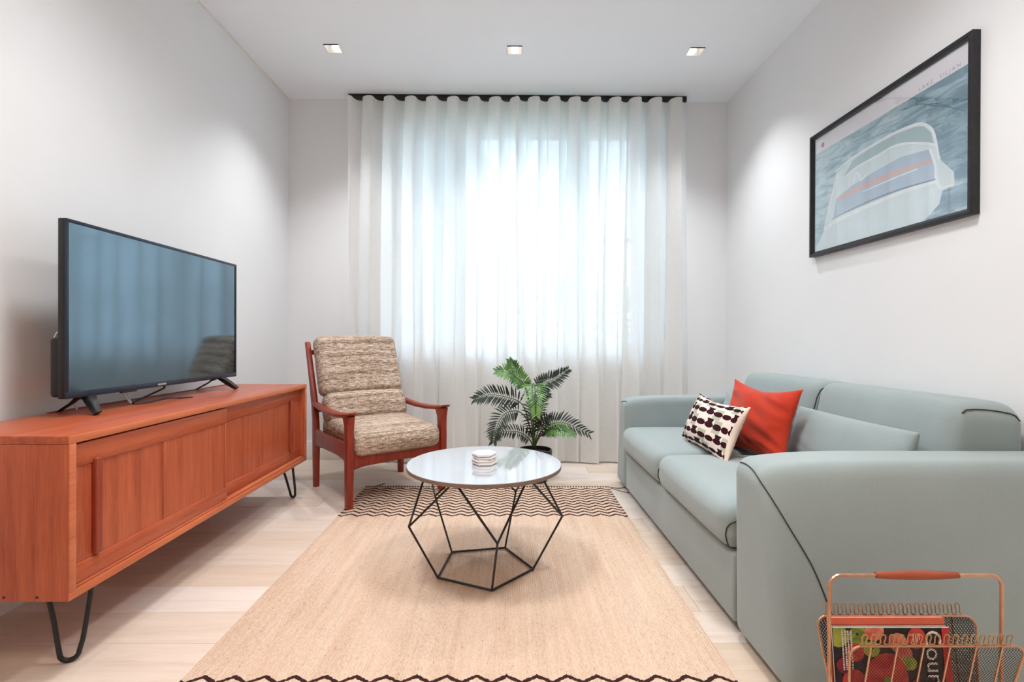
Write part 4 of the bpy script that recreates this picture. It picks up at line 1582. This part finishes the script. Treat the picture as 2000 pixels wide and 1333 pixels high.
def panel(d_top, d_bot, strand, z_top=TOPZ):
    def w(x, z):
        f = (z - BOTZ) / (z_top - BOTZ)
        return V3((x, d_bot + (d_top - d_bot) * f, z))

    inset = 0.022
    out = []
    R = 0.022
    x0, x1 = RXa, RXb
    # rounded trapezium outline
    for k in range(7):
        th = pi - pi / 2 * k / 6
        out.append(w(x0 + R + R * math.cos(th), z_top - R + R * math.sin(th)))
    for k in range(7):
        th = pi / 2 - pi / 2 * k / 6
        out.append(w(x1 - R + R * math.cos(th), z_top - R + R * math.sin(th)))
    for k in range(5):
        th = -pi / 2 * k / 4
        out.append(w(x1 - inset - R + R * math.cos(th), BOTZ + R + R * math.sin(th)))
    for k in range(5):
        th = -pi / 2 - pi / 2 * k / 4
        out.append(w(x0 + inset + R + R * math.cos(th), BOTZ + R + R * math.sin(th)))
    pn = obj('side_frame', tube(B(), out, 0.0024, 8, closed=True), M['copper'], rack)
    # expanded mesh strands inside the outline
    bm = B()
    rise = 0.0040
    nzs = int((z_top - BOTZ) / rise)
    for j in range(nzs):
        za, zb = BOTZ + j * rise, BOTZ + (j + 1) * rise
        f = (za - BOTZ) / (z_top - BOTZ)
        xa, xb = x0 + inset * (1 - f) + 0.002, x1 - inset * (1 - f) - 0.002
        cut = max(0.0, (za - (z_top - R)) / R)
        xa += R * (1 - math.sqrt(max(0, 1 - cut * cut)))
        xb -= R * (1 - math.sqrt(max(0, 1 - cut * cut)))
        nx_ = int((xb - xa) / 0.0062)
        step = (xb - xa) / nx_
        for i in range(nx_):
            xs_ = xa + i * step
            if j % 2:
                p, q = w(xs_, za), w(xs_ + step * 0.5, zb)
                r_, s_ = w(xs_ + step * 0.5, zb), w(xs_ + step, za)
            else:
                p, q = w(xs_, zb), w(xs_ + step * 0.5, za)
                r_, s_ = w(xs_ + step * 0.5, za), w(xs_ + step, zb)
            t_ = V3((0, 0, strand))
            for a, b in ((p, q), (r_, s_)):
                quad(bm, (a - t_, b - t_, b + t_, a + t_))
    o = obj('mesh_infill', bm, M['mesh_black'], pn, smooth=0)
    o['kind'] = 'stuff'
    # wavy wire along the top
    pts = []
    loops = 17
    xa, xb = x0 + 0.016, x1 - 0.026
    hgt = 0.0225
    for k in range(loops):
        c = xa + (xb - xa) * (k + 0.5) / loops
        wl = (xb - xa) / loops
        for (fx, fz) in ((-0.50, 0.04), (-0.34, 0.02), (-0.20, 0.22), (-0.26, 0.50), (-0.30, 0.75), (-0.18, 0.96), (0.0, 1.0), (0.18, 0.96), (0.30, 0.75), (0.26, 0.50), (0.20, 0.22), (0.34, 0.02)):
            pts.append(w(c + fx * wl, z_top + 0.003 + hgt * fz))
    obj('wavy_wire', tube(B(), pts, 0.0013, 6), M['brass_wire'], pn)
    return pn, w


pb, wb = panel(DB, DM + 0.012, 0.0016)
pf, wf = panel(DF, DM - 0.012, 0.0008)
for k in range(6):
    xt = RXa + 0.038 + 0.0525 * k
    obj('upright_wire', tube(B(), [wf(xt, TOPZ) + V3((0, -0.003, 0)), wf(xt - 0.004, BOTZ) + V3((0, -0.003, 0))], 0.0019, 6), M['copper'], pf)
for k in range(6):
    xt = RXa + 0.038 + 0.0525 * k
    obj('upright_wire', tube(B(), [wb(xt, TOPZ) + V3((0, 0.003, 0)), wb(xt - 0.004, BOTZ) + V3((0, 0.003, 0))], 0.0019, 6), M['copper'], pb)
HZ = EYE - 461 * DM / F
hxa, hxb = (1626 - 992) * DM / F, (1967 - 992) * DM / F
R = 0.024
hp = [(hxa, DM, 0.02)]
for k in range(8):
    th = pi - pi / 2 * k / 7
    hp.append((hxa + R + R * math.cos(th), DM, HZ - R + R * math.sin(th)))
for k in range(8):
    th = pi / 2 - pi / 2 * k / 7
    hp.append((hxb - R + R * math.cos(th), DM, HZ - R + R * math.sin(th)))
hp.append((hxb, DM, 0.02))
hd = obj('handle', tube(B(), hp, 0.0036, 8), M['copper'], rack)
ga, gb = (1717 - 992) * DM / F, (1880 - 992) * DM / F
gp = [(ga + (gb - ga) * k / 12, DM, HZ) for k in range(13)]
obj('grip', tube(B(), gp, [0.0062 + 0.0032 * math.sin(pi * k / 12) for k in range(13)], 12), M['grip_wood'], hd)
for x in (hxa, hxb):
    obj('foot', tube(B(), [(x, DF - 0.03, 0.004), (x, DM - 0.03, 0.006), (x, DM, 0.024), (x, DM + 0.03, 0.006), (x, DB + 0.03, 0.004)], 0.0036, 8), M['copper'], rack)
    obj('crossbar', tube(B(), [(x, DM, BOTZ + 0.01), ((RXa + 0.03) if x < 0.8 else (RXb - 0.03), DM, BOTZ + 0.01)], 0.0024, 6), M['copper'], rack)
obj('bottom_rail', tube(B(), [(hxa, DM, BOTZ + 0.01), (hxb, DM, BOTZ + 0.01)], 0.0026, 6), M['copper'], rack)

# magazines standing in the rack, turned sideways, leaning on the rear panel


def magazine(name, label, mx0, mx1, zt, zb, dt, db, thick, cover):
    """cover plane from (zb, db) up to (zt, dt)"""
    root = thing(name, label, 'magazine', ((mx0 + mx1) / 2, db + thick, zb), 'magazines in the wire rack')
    hgt = math.hypot(zt - zb, dt - db)
    up = V3((0, (dt - db) / hgt, (zt - zb) / hgt))
    fwd = V3((1, 0, 0)).cross(up) * -1          # towards the camera is -fwd... checked below
    if fwd.y > 0:
        fwd = -fwd
    O = V3((mx0, db, zb))

    def at(a, b, c=0.0):
        return O + V3((a, 0, 0)) + up * b + fwd * c
    W = mx1 - mx0

    def slab(c0, c1, inset):
        bm = B()
        vs = [bm.verts.new(at(a, b, c)) for c in (c0, c1) for a, b in ((inset, 0), (W - inset, 0), (W - inset, hgt - inset), (inset, hgt - inset))]
        for f in ((0, 1, 2, 3), (7, 6, 5, 4), (0, 4, 5, 1), (1, 5, 6, 2), (2, 6, 7, 3), (3, 7, 4, 0)):
            bm.faces.new([vs[i] for i in f])
        bmesh.ops.recalc_face_normals(bm, faces=bm.faces[:])
        return bm
    obj('pages', slab(-thick + 0.0006, -0.0006, 0.0012), M['mag_pages'], root, smooth=0)
    cv = obj('cover', slab(-0.0006, 0.0, 0.0), M[cover], root, smooth=0)
    obj('back_cover', slab(-thick, -thick + 0.0006, 0.0), M[cover], root, smooth=0)
    return root, cv, at, W, hgt


mb = magazine('magazine', 'magazine with an orange top edge, behind the food magazine in the rack', 0.692, 0.944, 0.303, 0.068, 1.0745, 1.049, 0.006, 'mag_orange')
root, cv, at, W, hgt = magazine('magazine', 'food magazine with apples on a dark cover, front one in the rack', 0.695, 0.945, 0.289, 0.068, 1.066, 1.041, 0.006, 'mag_dark')
zl = [0]


def disc(name, a, b, ra, rb, mat, rot=0.0, seed=0):
    zl[0] += 1
    c = 0.0003 + zl[0] * 0.00005
    bm = B()
    vs = []
    for k in range(24):
        th = 2 * pi * k / 24
        r = 1 + 0.06 * noise.noise(V3((math.cos(th) * 1.5 + seed, math.sin(th) * 1.5, seed)))
        x, y = ra * r * math.cos(th), rb * r * math.sin(th)
        xx = a + x * math.cos(rot) - y * math.sin(rot)
        yy = b + x * math.sin(rot) + y * math.cos(rot)
        vs.append(bm.verts.new(at(min(max(xx, 0.001), W - 0.001), min(max(yy, 0.001), hgt - 0.001), c)))
    fc = bm.faces.new(vs)
    fc.normal_update()
    if fc.normal.y > 0:
        fc.normal_flip()
    return obj(name, bm, M[mat], cv, smooth=0)


def strip(name, a0, b0, a1, b1, mat):
    zl[0] += 1
    c = 0.0003 + zl[0] * 0.00005
    bm = B()
    quad(bm, [at(a, b, c) for a, b in ((a0, b0), (a1, b0), (a1, b1), (a0, b1))])
    return obj(name, bm, M[mat], cv, smooth=0)


tp = hgt
disc('printed_fruit', 0.012, tp - 0.020, 0.022, 0.022, 'apple_green', seed=1)
disc('printed_fruit', 0.055, tp - 0.020, 0.021, 0.020, 'apple_green', seed=2)
disc('printed_stalk', 0.053, tp - 0.016, 0.003, 0.003, 'mag_dark')
disc('printed_fruit', 0.090, tp - 0.010, 0.022, 0.019, 'apple_pink', 0.4, seed=3)
disc('printed_fruit', 0.118, tp - 0.030, 0.016, 0.014, 'berry', seed=4)
disc('printed_fruit', 0.046, tp - 0.052, 0.020, 0.018, 'apple_red', seed=5)
disc('printed_fruit', 0.082, tp - 0.046, 0.018, 0.016, 'apple_green', seed=6)
disc('printed_stalk', 0.082, tp - 0.044, 0.004, 0.003, 'mag_dark')
disc('printed_fruit', 0.140, tp - 0.034, 0.019, 0.021, 'apple_pink', 0.3, seed=7)
disc('printed_fruit', 0.150, tp - 0.055, 0.017, 0.019, 'apple_pink', 0.9, seed=8)
disc('printed_fruit', 0.180, tp - 0.024, 0.020, 0.022, 'apple_red', seed=9)
disc('printed_fruit', 0.160, tp - 0.075, 0.016, 0.014, 'apple_green', seed=10)
disc('printed_fruit', 0.112, tp - 0.105, 0.045, 0.052, 'apple_red', seed=11)
disc('printed_core', 0.112, tp - 0.110, 0.009, 0.010, 'apple_green', seed=12)
disc('printed_fruit', 0.040, tp - 0.110, 0.026, 0.024, 'apple_red', seed=13)
disc('printed_fruit', 0.172, tp - 0.118, 0.012, 0.012, 'berry', seed=14)
disc('printed_fruit', 0.020, tp - 0.078, 0.016, 0.016, 'berry', seed=15)
disc('printed_fruit', 0.175, tp - 0.15, 0.03, 0.026, 'apple_red', seed=16)
disc('printed_fruit', 0.06, tp - 0.165, 0.034, 0.03, 'apple_green', seed=17)
strip('printed_border', 0.0, hgt - 0.0028, W, hgt - 0.0003, 'mag_white')
strip('printed_border', W - 0.016, 0.0, W, hgt - 0.003, 'mag_red')
# lines of tiny cover type, too small to read: short white ticks
rt_ = random.Random(3)
bm = B()
for line in range(4):
    a = 0.018 + line * 0.0062
    b = hgt - 0.008
    while b > hgt - 0.085:
        L = rt_.uniform(0.0012, 0.0034)
        quad(bm, [at(x, y, 0.0019) for x, y in ((a, b - L), (a + 0.0034, b - L), (a + 0.0034, b), (a, b))])
        b -= L + rt_.uniform(0.0008, 0.0016)
for line in range(4):
    a, b = 0.172 + 0.004 * line, hgt - 0.014
    L = 0.022 - 0.003 * line
    quad(bm, [at(x, y, 0.0019) for x, y in ((a, b - L), (a + 0.0012, b - L), (a + 0.0012, b), (a, b))])
obj('fine_print', bm, M['mag_white'], cv, smooth=0)
# masthead turned a quarter turn, reading downwards
bm = B()
ax_, az_ = V3((1, 0, 0)), (at(0, 1) - at(0, 0))
mt = Matrix((-az_, ax_, -(az_.cross(ax_)))).transposed().to_4x4()
mt.translation = at(0.197, hgt - 0.006, 0.0022)
text_mesh(bm, 'Country', 0.050, mt)
for fc in bm.faces:
    fc.normal_update()
    if fc.normal.y > 0:
        fc.normal_flip()
obj('masthead', bm, M['mag_white'], cv, smooth=0)
